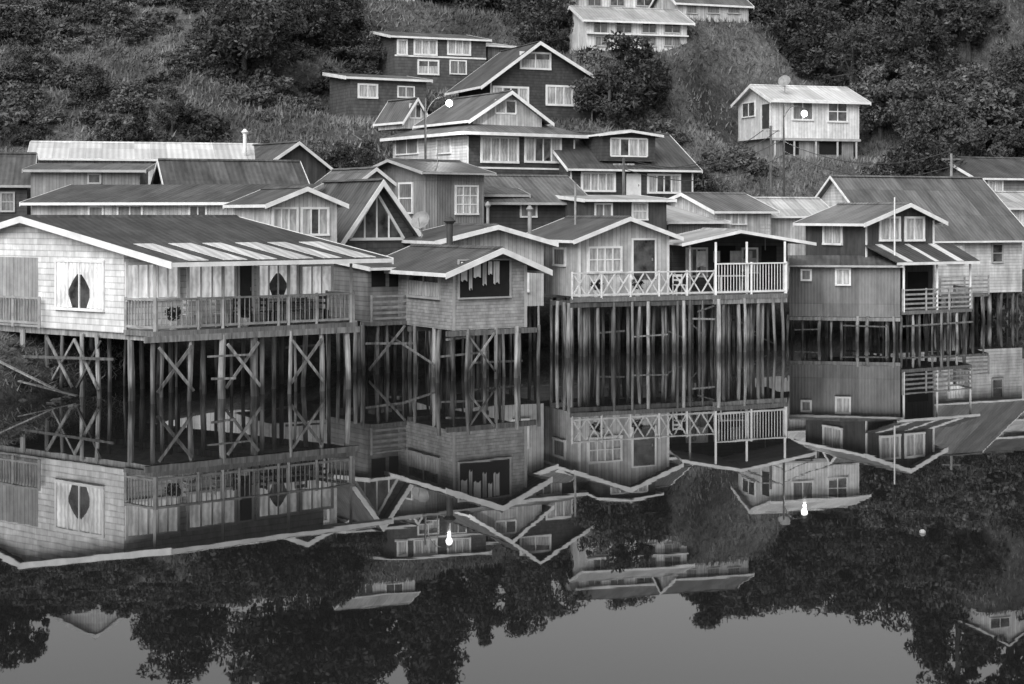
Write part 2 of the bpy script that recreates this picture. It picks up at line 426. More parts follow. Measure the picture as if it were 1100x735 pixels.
    def antenna(s,px,d,y0,y1):
        p=Vector((PX(px,d),d,0)); z0,z1=PZ(y1,d),PZ(y0,d); mb=MB()
        mb.tube([p+UP*(z0-.3),p+UP*z1],[.025,.02],6)
        for k in range(4): mb.beam(p+UP*(z1-.08-.16*k)-Vector((.3-.04*k,.1,0)),p+UP*(z1-.08-.16*k)+Vector((.3-.04*k,.1,0)),.02,.02)
        s.part(mb,'antenna',METAL)
    def dish(s,px,py,d,r=.35):
        c=Vector((PX(px,d),d,PZ(py,d))); ax=Vector((-.35,-.8,.45)).normalized(); a=ax.cross(UP).normalized(); b=ax.cross(a)
        mb=MB(); rings=4; n=14; i0=len(mb.v)
        for k in range(rings+1):
            rr=r*k/rings
            for j in range(n):
                t=2*math.pi*j/n; mb.v.append(c+a*math.cos(t)*rr+b*math.sin(t)*rr+ax*(rr*rr/r*.35))
        for k in range(rings):
            for j in range(n):
                j2=(j+1)%n; mb.f.append((i0+k*n+j,i0+k*n+j2,i0+(k+1)*n+j2,i0+(k+1)*n+j)); mb.mi.append(0)
        mb.beam(c-UP*r*1.6,c-ax*.03,.05,.05); mb.beam(c-b*r*.9*(1 if b.z>0 else -1),c+ax*r*.8,.025,.025)
        s.part(mb,'satellite_dish',METAL)

STG='stilt houses over the water'; SHG='houses packed along the shore'; HG='houses on the hillside'
V2=lambda px,d: Vector((PX(px,d),d,0))
def cloth(p,e,n,w,drop,mat,label):
    m=MB(); k=5
    for i in range(k):
        a=e*(w*i/k); b=e*(w*(i+1)/k); o0=n*(.03*math.sin(i*2.1)); o1=n*(.03*math.sin((i+1)*2.1)); lo=drop*(1+.06*math.sin(i*1.7)); l1=drop*(1+.06*math.sin((i+1)*1.7))
        m.hexa([p+a+o0-UP*lo,p+b+o1-UP*l1,p+b+o1,p+a+o0],[p+a+o0-UP*lo+n*.012,p+b+o1-UP*l1+n*.012,p+b+o1+n*.012,p+a+o0+n*.012])
    o=m.obj('hanging_cloth',mat,None,Vector(p)); tag(o,label,'laundry','cloths hung out to dry')

# ================================================================ HOUSE A
ca,sa=math.cos(math.radians(-35)),math.sin(math.radians(-35))
Bx,By=PX(133,49.5),49.5
WA=9.6
A=House('pale shingled stilt house with long roofed veranda','',None,7.3,2.19,'u',1-4.6/WA,4.85,5.87,4.99,SH_L,R_DD,ov=(.4,.3,.6,2.75),vang=36,group=STG,bh=.24,
        AB=((Bx-WA*ca,By-WA*sa),(Bx,By)))
A.win('front',62,111,282,331,4,1,'drapes',fw=.09)
A.opening('front',-30,41,276,347,name='porch_recess',mat=board('porch_recess_boards',0.42,0.2))
O,e,n=A.fc('front',.25); 
t=lambda px:((px-550.)/F*O.y-O.x)/(e.x-(px-550.)/F*e.y)
A.rail(O+e*t(-40),O+e*t(42),2.25,.95,'v',RAILG)
A.win('right',137,190,284,320,5,1,'lit',off=0.0)
A.win('right',203,251,284,320,4,1,'lit')
A.door('right',257,270,284,338,TRIMD)
A.win('right',278,318,285,318,4,1,'drapes')
A.win('right',324,355,286,318,3,1,'lit')
s_=1.45; DL=7.3
nB=A.P(A.W+s_,0,0); fB=A.P(A.W+s_,DL+.1,0)
A.deck([A.P(A.W+.01,-.02,0),nB+A.v*-.02,fB,A.P(A.W+.01,DL+.1,0)],2.3,.16)
A.rail(A.P(A.W+.03,.04,0),A.P(A.W+s_-.06,.04,0),2.3,1.0,'v',RAILG)
A.rail(A.P(A.W+s_-.06,.1,0),A.P(A.W+s_-.06,DL,0),2.3,1.0,'v',RAILG,.17)
A.rail(A.P(A.W+s_-.1,DL+.04,0),A.P(A.W+.1,DL+.04,0),2.3,1.0,'v',RAILG)
for b in (0.05,2.4,4.8,DL-.1): A.column(A.P(A.W+s_-.06,b,0),2.3,A.h(A.W+s_),TRIMG,.09)
A.beams([(A.P(A.W+s_-.05,-.3,2.05),A.P(A.W+s_-.05,DL+.2,2.05)),(A.P(0,.15,2.08),A.P(A.W+s_,.15,2.08)),(A.P(0,3.5,2.05),A.P(A.W+s_,3.5,2.05)),(A.P(0,7,2.05),A.P(A.W+s_,7,2.05))],.14,.2)
for i in range(6):
    b0=0.25+i*1.2; b1=b0+(0.8 if i%2 else .66); c0,c1=A.W+.1,A.W+2.68
    mb=MB(); q=[A.P(c0,b0,A.h(c0)+.085),A.P(c1,b0,A.h(c1)+.085),A.P(c1,b1,A.h(c1)+.085),A.P(c0,b1,A.h(c0)+.085)]
    mb.hexa(q,[p+UP*.02 for p in q]); A.part(mb,'roof_light_sheet',R_W)
fr=[]
for b in np.linspace(.1,DL-.1,7):
    p=A.P(A.W+s_-.1,b,0); fr.append(p); A.stilt(p,2.1,r=.12)
for i in (0,2,4):
    P0,P1=fr[i],fr[i+1]
    k=Vector((.08,-.1,0))
    A.bars([(P0+k+UP*.35,P1+k+UP*1.8),(P0+k*1.9+UP*1.8,P1+k*1.9+UP*.35)],w=.045,h=.11)
A.stilts(.3,A.W-.1,10,.15,.15,1,2.1,r=.105)
A.stilts(.3,A.W+.9,9,1.6,6.9,5,2.1,r=.085)
for a0,a1 in ((6.0,7.3),(7.4,8.6)):
    A.bars([(A.P(a0,-.08,.3),A.P(a1,-.08,1.9)),(A.P(a1,-.16,.3),A.P(a0,-.16,1.9))],w=.045,h=.1)
A.bars([(A.P(4.2,-.5,1.2),A.P(9.4,-.2,1.35))],w=.06,h=.11)
A.rough_bracing(A.P(A.W+s_,0,0),A.P(A.W+s_,DL,0),2.0,3)

# ================================================================ HOUSE B
B=House('grey shingled stilt house with wide dark front opening',(487,55.5),(565,57.2),6.0,1.82,'u',.56,4.08,4.72,4.18,SH_M,R_D,ov=(.55,.2,.6,.75),group=STG,bh=.24)
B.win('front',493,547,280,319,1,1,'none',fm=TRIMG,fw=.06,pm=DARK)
B.win('left',440,472,292,318,2,1,'half',fm=TRIMG)
B.corner_boards(TRIMG)
B.stilts(.1,B.W-.1,5,.1,5.8,5,1.84,r=.09)
B.stilts(-.6,B.W+.4,5,-.25,-.25,1,1.9,r=.1)
B.beams([(B.P(-.4,-.2,1.72),B.P(B.W+.3,-.2,1.72)),(B.P(-.2,3,1.7),B.P(B.W+.2,3,1.7))],.14,.18)
B.bars([(B.P(.3,-.4,.3),B.P(1.5,-.4,1.7)),(B.P(1.5,-.48,.3),B.P(.3,-.48,1.7)),(B.P(-.2,1.0,.5),B.P(-.3,4.4,1.4))])
B.rough_bracing(B.P(-.6,-.3,0),B.P(B.W+.3,-.3,0),1.8,3)
B.stack(483,59.5,239,258,.13,True,TRIMD)
O,e,n,t0,t1,z0,z1=B.rect('front',493,547,280,319)
for ta,ww,dr,mt in ((.04,.3,.72,RAILW),(.38,.16,1.05,TRIMG),(.58,.34,.6,TRIM),(.96,.2,.9,METAL),(1.2,.2,.5,RAILW),(1.43,.3,.85,TRIMG)):
    cloth(O+e*(t0+ta)+n*.07+UP*(z1-.03),e,n,ww*.95,dr*.95,mt,'cloth hanging in the dark front opening')
Bw=House('low lean-to stilt shed with timber gallery',(395,58.2),(436,59.2),3.0,1.95,'v',1.0,4.0,4.25,4.25,BH_M,R_D,ov=(.5,.1,.2,.1),group=STG,name='shed',cat='shed',bh=.16)
Bw.opening('front',399,414,288,308,name='window_opening'); Bw.opening('front',418,431,288,308,name='window_opening')
Bw.stilts(-.3,Bw.W,5,-.6,2.8,4,1.97,r=.085)
Bw.bars([(Bw.P(-.5,-.7,1.2),Bw.P(1.7,-.7,1.1)),(Bw.P(-.4,-.75,.2),Bw.P(1.2,-.75,1.8))])
Bw.rail(Bw.P(-.2,-.62,0),Bw.P(Bw.W+.1,-.62,0),1.98,.95,'h',RAILG)
Bw.deck([Bw.P(-.3,-.7,0),Bw.P(Bw.W+.1,-.7,0),Bw.P(Bw.W+.1,-.01,0),Bw.P(-.3,-.01,0)],1.98)

# ================================================================ HOUSE C
C=House('pale clapboard house with wide low gable and white barge boards',(472,64),(584,66),4.8,2.1,'u',.5,4.95,5.5,4.85,BV_L,R_D,ov=(.6,.2,.4,.35),group=STG,bh=.22)
C.win('front',552,566,284,312,1,1,'grey')
C.stilts(.2,C.W-.1,7,.1,4.6,4,2.12,r=.09)
C.dish(453,238,65,.42)
C.stack(524,66,222,243,.07,True)

# ================================================================ HOUSE D
D=House('pale boarded stilt house with glazed door and deck',(622,65.5),(718,67.5),5,2.5,'u',.5,5.05,5.84,5.1,BV_L,R_D,ov=(.5,.2,.5,.4),group=STG,bh=.2)
D.win('front',633,666,267,291,4,2,'full'); D.door('front',680,703,258,300,GLASS); D.win('left',596,607,268,284,1,1,'grey')
D.corner_boards()
p0=V2(612,64.4); p1=V2(768,67.0); 
D.deck([p0,p1,D.B+D.u*1.5-D.u*.0,D.B,D.A],2.5,.18)
D.rail(p0+Vector((.1,.08,0)),p1+Vector((0,.08,0)),2.5,1.05,'x',RAILW)
dd=(p1-p0).normalized(); LL=(p1-p0).length; dn=Vector((-dd.y,dd.x,0))
D.beams([(p0+UP*2.2+dn*.12,p1+UP*2.2+dn*.12),(p0+UP*2.2+dn*2,p1+UP*2.2+dn*2)],.16,.2)
for row,(o,nn) in enumerate(((.1,13),(.8,12),(1.7,12),(2.8,11),(4.2,10))):
    for i in range(nn):
        p=p0+dd*(LL*(i+.3)/nn+random.uniform(-.28,.28))+dn*(o+random.uniform(-.25,.25)); D.stilt(p,2.3,r=.085)
D.rough_bracing(p0,p1,2.3,7)
D.stack(618,68.5,196,247,.05,False); D.stack(569,68.5,226,246,.09,True)

# ================================================================ HOUSE E
E=House('open terrace stilt house with white balustrade and metal roof',(722,70.5),(846,72.4),3.6,2.5,'u',.42,4.75,5.25,4.72,BH_D,R_L,ov=(3.6,.2,.3,.25),vang=96,group=STG,bh=.14)
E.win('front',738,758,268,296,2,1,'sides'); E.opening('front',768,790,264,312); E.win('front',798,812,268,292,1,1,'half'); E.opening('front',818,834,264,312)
q0=V2(768,66.6); q1=V2(846,68.2)
E.deck([q0,q1,E.B+E.u*.1,E.A-E.u*.1],2.52,.2)
E.rail(q0+Vector((.05,.1,0)),q1+Vector((-.05,.1,0)),2.52,1.35,'v',TRIM,.15)
E.rail(q1+Vector((-.05,.15,0)),E.B+Vector((0,-.1,0)),2.52,1.2,'v',TRIM,.15)
for k,p in enumerate((q0+Vector((.05,.12,0)),(q0+q1)/2+Vector((-.2,.12,0)),q1+Vector((-.1,.12,0)),E.P(.1,-3.3,0))):
    E.column(p,2.5,4.82,TRIM if k<3 else RAILG,.09)
de=(q1-q0).normalized(); LE=(q1-q0).length; dn=Vector((-de.y,de.x,0))
for row,(o,nn) in enumerate(((.1,10),(.8,10),(1.6,9),(2.6,8),(3.8,8))):
    for i in range(nn): E.stilt(q0+de*(LE*(i+.4)/nn+random.uniform(-.18,.18))+dn*(o+random.uniform(-.2,.2)),2.35,r=.085)
E.beams([(q0+UP*2.22+dn*.1,q1+UP*2.22+dn*.1),(q0+UP*2.22+dn*1.8,q1+UP*2.22+dn*1.8)],.16,.2)
E.rough_bracing(q0,q1,2.3,3)
E.antenna(822,72,240,262)
for i,(ww,dr,mt) in enumerate(((.5,.7,RAILW),(.35,.5,TRIMG),(.6,.6,RAILG),(.3,.8,METAL))):
    cloth(E.P(1.0+i*.85,-.9,4.35),E.u,Vector((0,-1,0)),ww,dr,mt,'washing hung on the covered terrace')

# ================================================================ HOUSE F (upper) + F1 + porch
F2=House('dark boarded house with white trimmed gable and paired windows',(930,74.2),(1003,76.2),4.6,1.3,'u',.55,5.7,6.5,5.75,BV_D,R_M,ov=(.5,.3,.5,.4),group=STG,bh=.22)
F2.win('front',946,965,235,257,2,1,'full',fw=.11); F2.win('front',973,991,235,257,2,1,'full',fw=.11); F2.win('left',886,904,241,261,2,1,'full',fw=.11)
F2.opening('front',975,997,292,330)
F2.corner_boards()
F1=House('grey corrugated lean-to stilt room with two small windows',(848,73.6),(967,72.6),1.6,1.15,'v',1.0,3.62,3.95,3.95,CO_D,R_D,ov=(.3,.05,.15,.1),group=STG,name='lean_to_room',cat='shed',tm=TRIMG,bh=.14)
F1.win('front',899,912,290,305,2,1,'full'); F1.win('front',862,870,291,300,1,1,'grey')
F1.stilts(.1,F1.W-.1,9,.1,1.5,2,1.2,r=.09); F1.stilts(.1,F1.W-.1,7,2.6,4.0,2,1.2,r=.09)
F1.beams([(F1.P(0,-.05,1.05),F1.P(F1.W,-.05,1.05))],.14,.16)
F1.rough_bracing(F1.P(0,0,0),F1.P(F1.W,0,0),1.1,3)
f0=V2(969,72.4); f1=V2(1044,74.8); 
F2.deck([f0,f1,F2.B+F2.u*1.4,F2.B,F2.A+F2.u*1.5],1.45,.16)
F2.rail(f0+Vector((.05,.08,0)),f1+Vector((0,.08,0)),1.45,1.0,'h',RAILG)
F2.rail(f1+Vector((0,.1,0)),F2.B+F2.u*1.35,1.45,1.0,'v',RAILG)
for p in (f0+Vector((.1,.1,0)),(f0+f1)/2+Vector((0,.1,0)),f1+Vector((-.05,.1,0))): F2.column(p,1.4,3.75,TRIM,.09)
mbd=MB(); 
aw0=F2.P(-.1,-.02,4.5); aw1=F2.P(F2.W+1.2,-.02,4.5); ab0=Vector((f0.x-.3,f0.y-.3,3.72)); ab1=Vector((f1.x+.3,f1.y-.3,3.72))
mbd.hexa([aw0,aw1,ab1,ab0],[p+UP*.06 for p in (aw0,aw1,ab1,ab0)]); F2.part(mbd,'awning',R_DD)
for s0,s1 in ((.12,.19),(.45,.5),(.72,.8)):
    q=[aw0.lerp(aw1,s0),aw0.lerp(aw1,s1),ab0.lerp(ab1,s1),ab0.lerp(ab1,s0)]; mb=MB(); mb.hexa([p+UP*.064 for p in q],[p+UP*.08 for p in q]); F2.part(mb,'awning_sheet',R_W)
mb=MB(); mb.beam(ab0-UP*.02,ab1-UP*.02,.05,.13); F2.part(mb,'awning_fascia',TRIM)
df=(f1-f0).normalized(); LF=(f1-f0).length; dn=Vector((-df.y,df.x,0))
for o,nn in ((.1,8),(1.2,7),(2.4,7),(3.8,6)):
    for i in range(nn): F2.stilt(f0+df*(LF*(i+.3)/nn)+dn*(o+random.uniform(-.15,.15)),1.35,r=.085)
F2.bars([(f0-dn*.06+UP*.75,f1-dn*.06+UP*.8)],w=.05,h=.1)

# ================================================================ G barn
Gh=House('large boathouse with steep dark roof and pale clapboards',(945,84),(1098,88),8,1.6,'v',.5,4.9,8.15,4.9,BH_L,R_M,ov=(.5,.3,.4,.5),group=STG,bh=.16)
Gh.win('front',1066,1076,263,281,1,2,'none',fm=TRIMG); Gh.win('front',1018,1034,264,282,2,1,'lit')
Gh.stilts(3,Gh.W,11,.1,2.5,3,1.65,r=.1)
gp0=V2(1010,82.4);gp1=V2(1062,84)
Gh.deck([gp0,gp1,gp1+Vector((0,2.2,0)),gp0+Vector((-.3,2.0,0))],1.7,.15); Gh.rail(gp0,gp1,1.7,.95,'h',RAILG)
for i in range(6): Gh.stilt(gp0.lerp(gp1,(i+.2)/6),1.65,r=.09)
W0=House('small pale house with light metal roof',(1066,92),(1150,95),4,1.8,'v',.5,PZ(222,92),PZ(207,94),PZ(222,92),BV_LL,R_L,pad=2.2,group=STG)
W1=House('dark roofed house among trees above the shore',(1048,98),(1140,101),6,PZ(212,98),'v',.5,PZ(190,98),PZ(170,101),PZ(190,98),BH_M,R_D,pad=PZ(212,98),group=HG)
W1.win('front',1062,1076,195,205,2,1,'full')

# ================================================================ shore row behind
I_=House('long low warehouse with pale metal roof',(36,79),(292,82),6,2.8,'v',.5,PZ(169,79),PZ(154,82),PZ(169,79),BV_L,R_W,ov=(.4,.3,.3,.4),pad=3.0,group=SHG,name='warehouse',cat='warehouse',bh=.16)
I_.stack(263,82,143,156,.1,True,TRIM)
I2=House('dark gabled house with low pitched roof',(292,80),(350,82),5,2.8,'u',.45,PZ(172,80),PZ(153,80),PZ(178,80),BV_D,R_D,pad=3.0,group=SHG)
V1=House('dark timber house with grey roof beside the shore',(-70,74),(29,75),5,2.5,'v',.5,PZ(196,74),PZ(166,77),PZ(196,74),BH_D,R_D,tm=TRIMG,pad=2.6,group=SHG)
V1.win('front',2,14,208,226,1,2,'grey',fm=TRIMG)
VB=House('flat roofed dark boarded outbuilding',(33,73),(150,73.6),3.5,2.5,'v',1.0,PZ(183,73),PZ(177,76),PZ(177,76),BV_M,R_M,tm=TRIMG,pad=2.6,group=SHG,name='outbuilding',cat='shed',bh=.2)
VB.win('front',96,107,188,196,1,1,'none',fm=TRIMG)
J1=House('long boarded house with dark lean-to roof',(34,67.5),(291,65.2),4,2.3,'v',1.0,PZ(217,66),PZ(200,70),PZ(200,70),BV_L,R_D,ov=(.4,.1,.3,.9),pad=2.2,group=SHG,bh=.2)
J1.win('front',97,110,223,234,1,1,'grey'); J1.win('front',128,152,222,235,2,1,'grey'); J1.win('front',205,221,222,235,2,1,'none')
J2=House('house with dark gable roof and white verges',(183,71.5),(322,73.5),5,2.5,'v',.5,PZ(201,71),PZ(174,75),PZ(195,73),BV_M,R_D,ov=(.3,.3,.3,.5),pad=2.6,group=SHG)
J3=House('boarded house with two large curtained windows',(290,60.3),(362,61.8),4,2.2,'u',.5,PZ(218,60),PZ(203,61),PZ(218,61),BV_L,R_D,ov=(.35,.2,.3,.3),group=SHG)
J3.win('front',294,318,225,251,3,1,'full'); J3.win('front',325,351,225,251,3,1,'sides')
K=House('dark shingled chalet with steep white gable',(363,65),(444,67.2),4.5,2.2,'u',.5,PZ(256,65),PZ(195,66),PZ(252,67),SH_D2,R_D,ov=(.6,.2,.35,.35),group=SHG,bh=.34)
n=K.fc('front')[2]; kz=K.z0-.05
tri=[K.P(K.W*.14,0,kz),K.P(K.W*.86,0,kz),K.P(K.W*.5,0,K.zr-.5)]
m=MB(); m.hexa([p+n*.005 for p in tri],[p+n*.03 for p in tri]); K.part(m,'gable_glazing',GLASS)
m=MB()
for a,b in ((0,1),(1,2),(2,0)): m.beam(tri[a]+n*.06,tri[b]+n*.06,.06,.12)
for f in (.34,.5,.66): m.beam(K.P(K.W*f,0,kz)+n*.05,K.P(K.W*f,0,kz+(K.zr-.5-kz)*(1-abs(f-.5)/.36))+n*.05,.07,.05)
K.part(m,'glazing_bars',TRIM)
L2=House('small house with pale gable behind narrow lane',(374,73),(428,74.5),4,2.5,'u',.5,PZ(203,73),PZ(182,74),PZ(203,74),BV_M,R_M,pad=2.6,group=SHG)
L=House('grey two storey house with tall window',(457,72),(520,74),5,2.4,'v',.5,PZ(184,72),PZ(174,75),PZ(184,72),CO_M,R_D,tm=TRIMG,ov=(.5,.3,.5,.3),pad=2.5,group=SHG,bh=.14)
L.win('front',490,512,201,229,3,3,'full'); L.win('left',430,443,198,228,1,2,'grey')
L.antenna(470,74,152,178)
T1=House('dark house with sloping grey metal roof',(522,76),(628,78),5,2.4,'v',.55,PZ(214,76),PZ(190,79),PZ(202,80),BH_D,R_M,ov=(.5,.2,.3,.3),pad=2.5,group=SHG,tm=TRIMG)
T1.win('front',560,575,220,232,2,1,'grey')
T0=House('low shed with grey edged roof',(500,75.5),(560,77),2.2,2.4,'v',1.0,PZ(208,75),PZ(196,77),PZ(196,77),BV_D,R_D,group=SHG,name='shed',cat='shed',tm=TRIMG)
T2=House('dark house with pale flat roof edge',(628,75.2),(716,77),3.5,2.4,'v',1.0,PZ(215,75),PZ(211,79),PZ(211,79),BV_D,R_L,ov=(.4,.1,.2,.3),pad=2.5,group=SHG,bh=.18)
T2.win('front',680,694,219,235,1,2,'full'); T2.win('front',640,656,220,234,2,1,'grey')
T3=House('low building with ribbed pale roof',(718,79),(775,81),4,2.6,'v',1.0,PZ(238,79),PZ(222,83),PZ(222,83),BV_M,R_L,pad=2.7,group=SHG,name='shed',cat='shed')
U1=House('house with grey gable roof and white verge',(768,81),(828,83),5,2.6,'v',.5,PZ(226,81),PZ(209,84),PZ(222,83),BV_L,R_M,pad=2.7,group=SHG)
U2=House('pale roofed cottage close to its neighbour',(824,84),(892,85.5),3.2,2.6,'v',.5,PZ(230,84),PZ(214,86),PZ(225,86),BV_L,R_L,pad=2.7,group=SHG)
U1.win('front',786,800,229,240,2,1,'full')

# ================================================================ hillside houses
M=House('large two storey house with shingled front and white side',(502,88),(617,92),9.0,PZ(200,88),'v',.5,PZ(146,88),PZ(124,92),PZ(146,88),SH_D,R_D,pad=PZ(200,88),group=HG,roof=False)
def hip(s,z0,zt,o,rm,tm):
    a0,a1,b0,b1=-o,s.W+o,-o,s.D+o; k=min(s.W,s.D)*.5
    r0=s.P(k,s.D/2,zt);r1=s.P(max(k,s.W-k)+.01,s.D/2,zt)
    if s.D>s.W: r0=s.P(s.W/2,k,zt); r1=s.P(s.W/2,s.D-k,zt)
    c=[s.P(a0,b0,z0),s.P(a1,b0,z0),s.P(a1,b1,z0),s.P(a0,b1,z0)]
    mb=MB()
    if s.D>s.W: fs=[(c[0],c[1],r0),(c[1],c[2],r1,r0),(c[2],c[3],r1),(c[3],c[0],r0,r1)]
    else: fs=[(c[0],c[1],r1,r0),(c[1],c[2],r1),(c[2],c[3],r0,r1),(c[3],c[0],r0)]
    for f in fs: mb.face(f)
    mb.face(c); s.part(mb,'roof',rm)
    t=MB()
    for i in range(4): t.beam(c[i]-UP*.08,c[(i+1)%4]-UP*.08,.06,.18)
    s.part(t,'roof_trim',tm)
hz=PZ(142,88)
mb=MB(); mb.box(M.A+UP*M.zb,M.u*M.W,M.v*M.D,UP*(hz-M.zb-.1)); M.part(mb,'wall',SH_D)
O,e,n=M.fc('left'); mb=MB(); mb.box(O+UP*M.zb+n*.003+e*.02,e*(M.D-.04),n*.04,UP*(hz-M.zb-.12)); M.part(mb,'side_cladding',BH_L)
hip(M,hz,PZ(118,93),.6,R_M,TRIM)
M.win('front',518,555,149,173,4,1,'full',fw=.13); M.win('front',565,601,149,173,4,1,'sides',fw=.13); M.win('left',426,449,150,165,2,1,'grey',off=.045); M.win('left',470,484,150,164,1,1,'full',off=.045)
M.corner_boards(TRIM)
mb=MB(); n_=M.fc('front')[2]; mb.box(M.A+UP*(PZ(182,90))+n_*.002,M.u*M.W,n_*.03,UP*.1); M.part(mb,'band_board',TRIM)
def dormer(s,AB,dep,zb,z0,zr,wm,rm,winpx,bh=.2,z1=None,ovs=(.5,.1,.5,.5),frac=.5,cols=2):
    h=House.__new__(House); h.tm=TRIM; h.A=Vector((AB[0][0],AB[0][1],0)); h.B=Vector((AB[1][0],AB[1][1],0)); h.W=(h.B-h.A).length; h.u=(h.B-h.A).normalized()
    h.v=Vector((-h.u.y,h.u.x,0)); h.D=dep; h.zb=zb; h.base=s.base
    h.e=empty('dormer',Vector((0,0,0)),s.e)
    h.c,h.r,h.Wc,h.L=h.u,h.v,h.W,dep; h.frac,h.z0,h.zr,h.z1=frac,z0,zr,z1 or z0
    P=lambda a,b,z: h.A+h.c*a+h.r*b+UP*z
    prof=[(0,zb),(h.W,zb),(h.W,h.z1),(frac*h.W,zr),(0,z0)]
    mb=MB(); mb.hexa([P(a,0,z) for a,z in prof],[P(a,dep,z) for a,z in prof]); h.part(mb,'dormer_wall',wm)
    def rp(mb,name,mat,parent=None,uv=True): return mb.obj('dormer_'+name if 'dormer' not in name else name,mat,h.e,h.base,uv)
    h.part=rp
    House.roof(h,P,(ovs[2],ovs[3]),(ovs[0],ovs[1]),rm,TRIM,bh)
    for w in winpx:
        O,e,n,t0,t1,z0_,z1_=h.rect('front',*w); mb=MB()
        mb.box(O+e*t0+UP*z0_,e*(t1-t0),UP*(z1_-z0_),n*.02,0)
        for k in range(cols+1):
            tt=t0+(t1-t0)*k/cols; mb.box(O+e*(tt-.05)+UP*(z0_-.05)+n*.02,e*.1,UP*(z1_-z0_+.1),n*.03,1)
        for k in range(cols):
            ta=t0+(t1-t0)*k/cols+.06; tb_=t0+(t1-t0)*(k+1)/cols-.06
            if k!=1: mb.box(O+e*ta+UP*(z0_+.02)+n*.022,e*(tb_-ta),UP*(z1_-z0_-.04),n*.006,2)
        mb.box(O+e*(t0)+UP*(z0_-.1)+n*.005,e*(t1-t0),UP*.1,n*.04,1); mb.box(O+e*(t0)+UP*(z1_)+n*.005,e*(t1-t0),UP*.1,n*.04,1)
        mb.obj('dormer_window',[GLASS,TRIM,CURT],h.e,h.base)
    return h
xy=lambda px,d:(PX(px,d),d)
dormer(M,(xy(508,89.2),xy(582,91.6)),6.5,PZ(140,90),PZ(126,90),PZ(99,90),BV_L,R_M,[(532,554,109,121)],bh=.24)
dormer(M,(xy(434,95),xy(458,96)),3,PZ(138,95),PZ(126,95),PZ(106,95),BV_L,R_M,[(440,452,113,126)],bh=.24,ovs=(.3,.1,.25,.25))

N=House('dark shingled hillside house with broad white gable',(527,104),(636,107),6,PZ(130,104),'u',.45,PZ(84,104),PZ(46,105),PZ(84,107),SH_D,R_D,ov=(.6,.3,.9,.6),pad=PZ(130,104),group=HG,bh=.28)
N.win('front',560,590,58,73,2,1,'half',fw=.13); N.win('front',588,623,94,112,4,1,'full',fw=.14); N.win('front',531,566,95,112,4,1,'sides',fw=.14)
N.corner_boards(TRIM)
O_=House('dark flat roofed house with white fascia',(376,103),(458,105.5),4,PZ(132,103),'v',1.0,PZ(83,103),PZ(80,107),PZ(80,107),SH_D2,R_M,ov=(.3,.2,.4,.3),pad=PZ(130,103),group=HG,bh=.26)
O_.win('front',386,404,92,104,2,1,'full',fw=.13); O_.win('front',428,444,94,104,2,1,'grey')
Pp=House('grey two storey house with row of windows',(424,111),(522,113.5),5,PZ(100,111),'v',1.0,PZ(39,111),PZ(35,116),PZ(35,116),SH_D2,R_M,ov=(.3,.2,.4,.3),pad=PZ(98,111),group=HG,bh=.22)
for x0,x1,cc in ((428,436,1),(446,468,3),(482,504,3)): Pp.win('front',x0,x1,44,58,cc,1,'full',fw=.13)
Pp.win('front',450,470,66,79,2,1,'half',fw=.12); Pp.win('front',484,500,66,79,2,1,'grey')
mb=MB(); n_=Pp.fc('front')[2]; mb.box(Pp.A+UP*PZ(62,112)+n_*.002,Pp.u*Pp.W,n_*.05,UP*.12); Pp.part(mb,'band_board',TRIM)
P2=House('pale annex with flat white edged roof',(524,116),(550,117),3.5,PZ(80,116),'v',1.0,PZ(49,116),PZ(46,119),PZ(46,119),BV_M,R_L,pad=PZ(80,116),group=HG)
Q=House('pale two storey house with low roof on the slope',(630,114),(738,116),6,PZ(54,114),'v',.5,PZ(20,114),PZ(8,117),PZ(20,114),BV_LL,R_L,ov=(.5,.3,.4,.4),pad=PZ(55,114),group=HG,bh=.25)
for x0,x1 in ((638,652),(662,678),(690,704),(714,730)): Q.win('front',x0,x1,24,35,2,1,'none',fm=TRIMG)
for x0,x1 in ((640,652),(690,704),(714,730)): Q.win('front',x0,x1,40,49,2,1,'grey',fm=TRIMG)
mb=MB(); n_=Q.fc('front')[2]; mb.box(Q.A+UP*PZ(38.5,115)+n_*.002,Q.u*Q.W,n_*.35,UP*.1); Q.part(mb,'balcony_ledge',TRIM)
Q1=House('upper white house with dark windows',(622,123),(716,125),5,PZ(12,123),'v',.5,PZ(-12,123),PZ(-24,126),PZ(-12,123),BV_LL,R_M,pad=PZ(14,123),group=HG,bh=.25)
for x0,x1 in ((632,645),(656,670),(684,700)): Q1.win('front',x0,x1,-6,6,2,1,'none',fm=TRIMG)
Q2=House('pale hillside house with veranda',(728,120),(804,122),5,PZ(22,120),'v',.5,PZ(2,120),PZ(-12,123),PZ(2,120),BV_L,R_M,pad=PZ(22,120),group=HG,bh=.25)
for x0,x1 in ((738,748),(760,772),(782,794)): Q2.win('front',x0,x1,6,14,1,1,'grey',fm=TRIMG)
R=House('dark house with white door and wide dormer',(613,90),(744,93.5),7,PZ(218,90),'v',.5,PZ(178,90),PZ(143,94),PZ(178,90),SH_D,R_D,ov=(.4,.3,.4,.4),pad=PZ(218,90),group=HG,bh=.2)
R.win('front',626,659,187,204,4,1,'full',fw=.13); R.door('front',674,687,188,211,TRIM); R.win('front',697,729,189,206,4,1,'sides',fw=.13); R.corner_boards()
dr=dormer(R,(xy(646,90.9),xy(704,92.3)),3.2,PZ(173,91),PZ(145,91),PZ(141,91),SH_D,R_L,[(656,695,150,167)],bh=.16,cols=4,ovs=(.4,.1,.3,.3))
S=House('white boarded house with pale roof on raised basement',(830,107),(923,109),5.5,PZ(148,107),'v',.5,PZ(106,107),PZ(93,110),PZ(106,107),BV_LL,R_W,ov=(.5,.3,.4,.6),pad=PZ(172,107),group=HG,bh=.26)
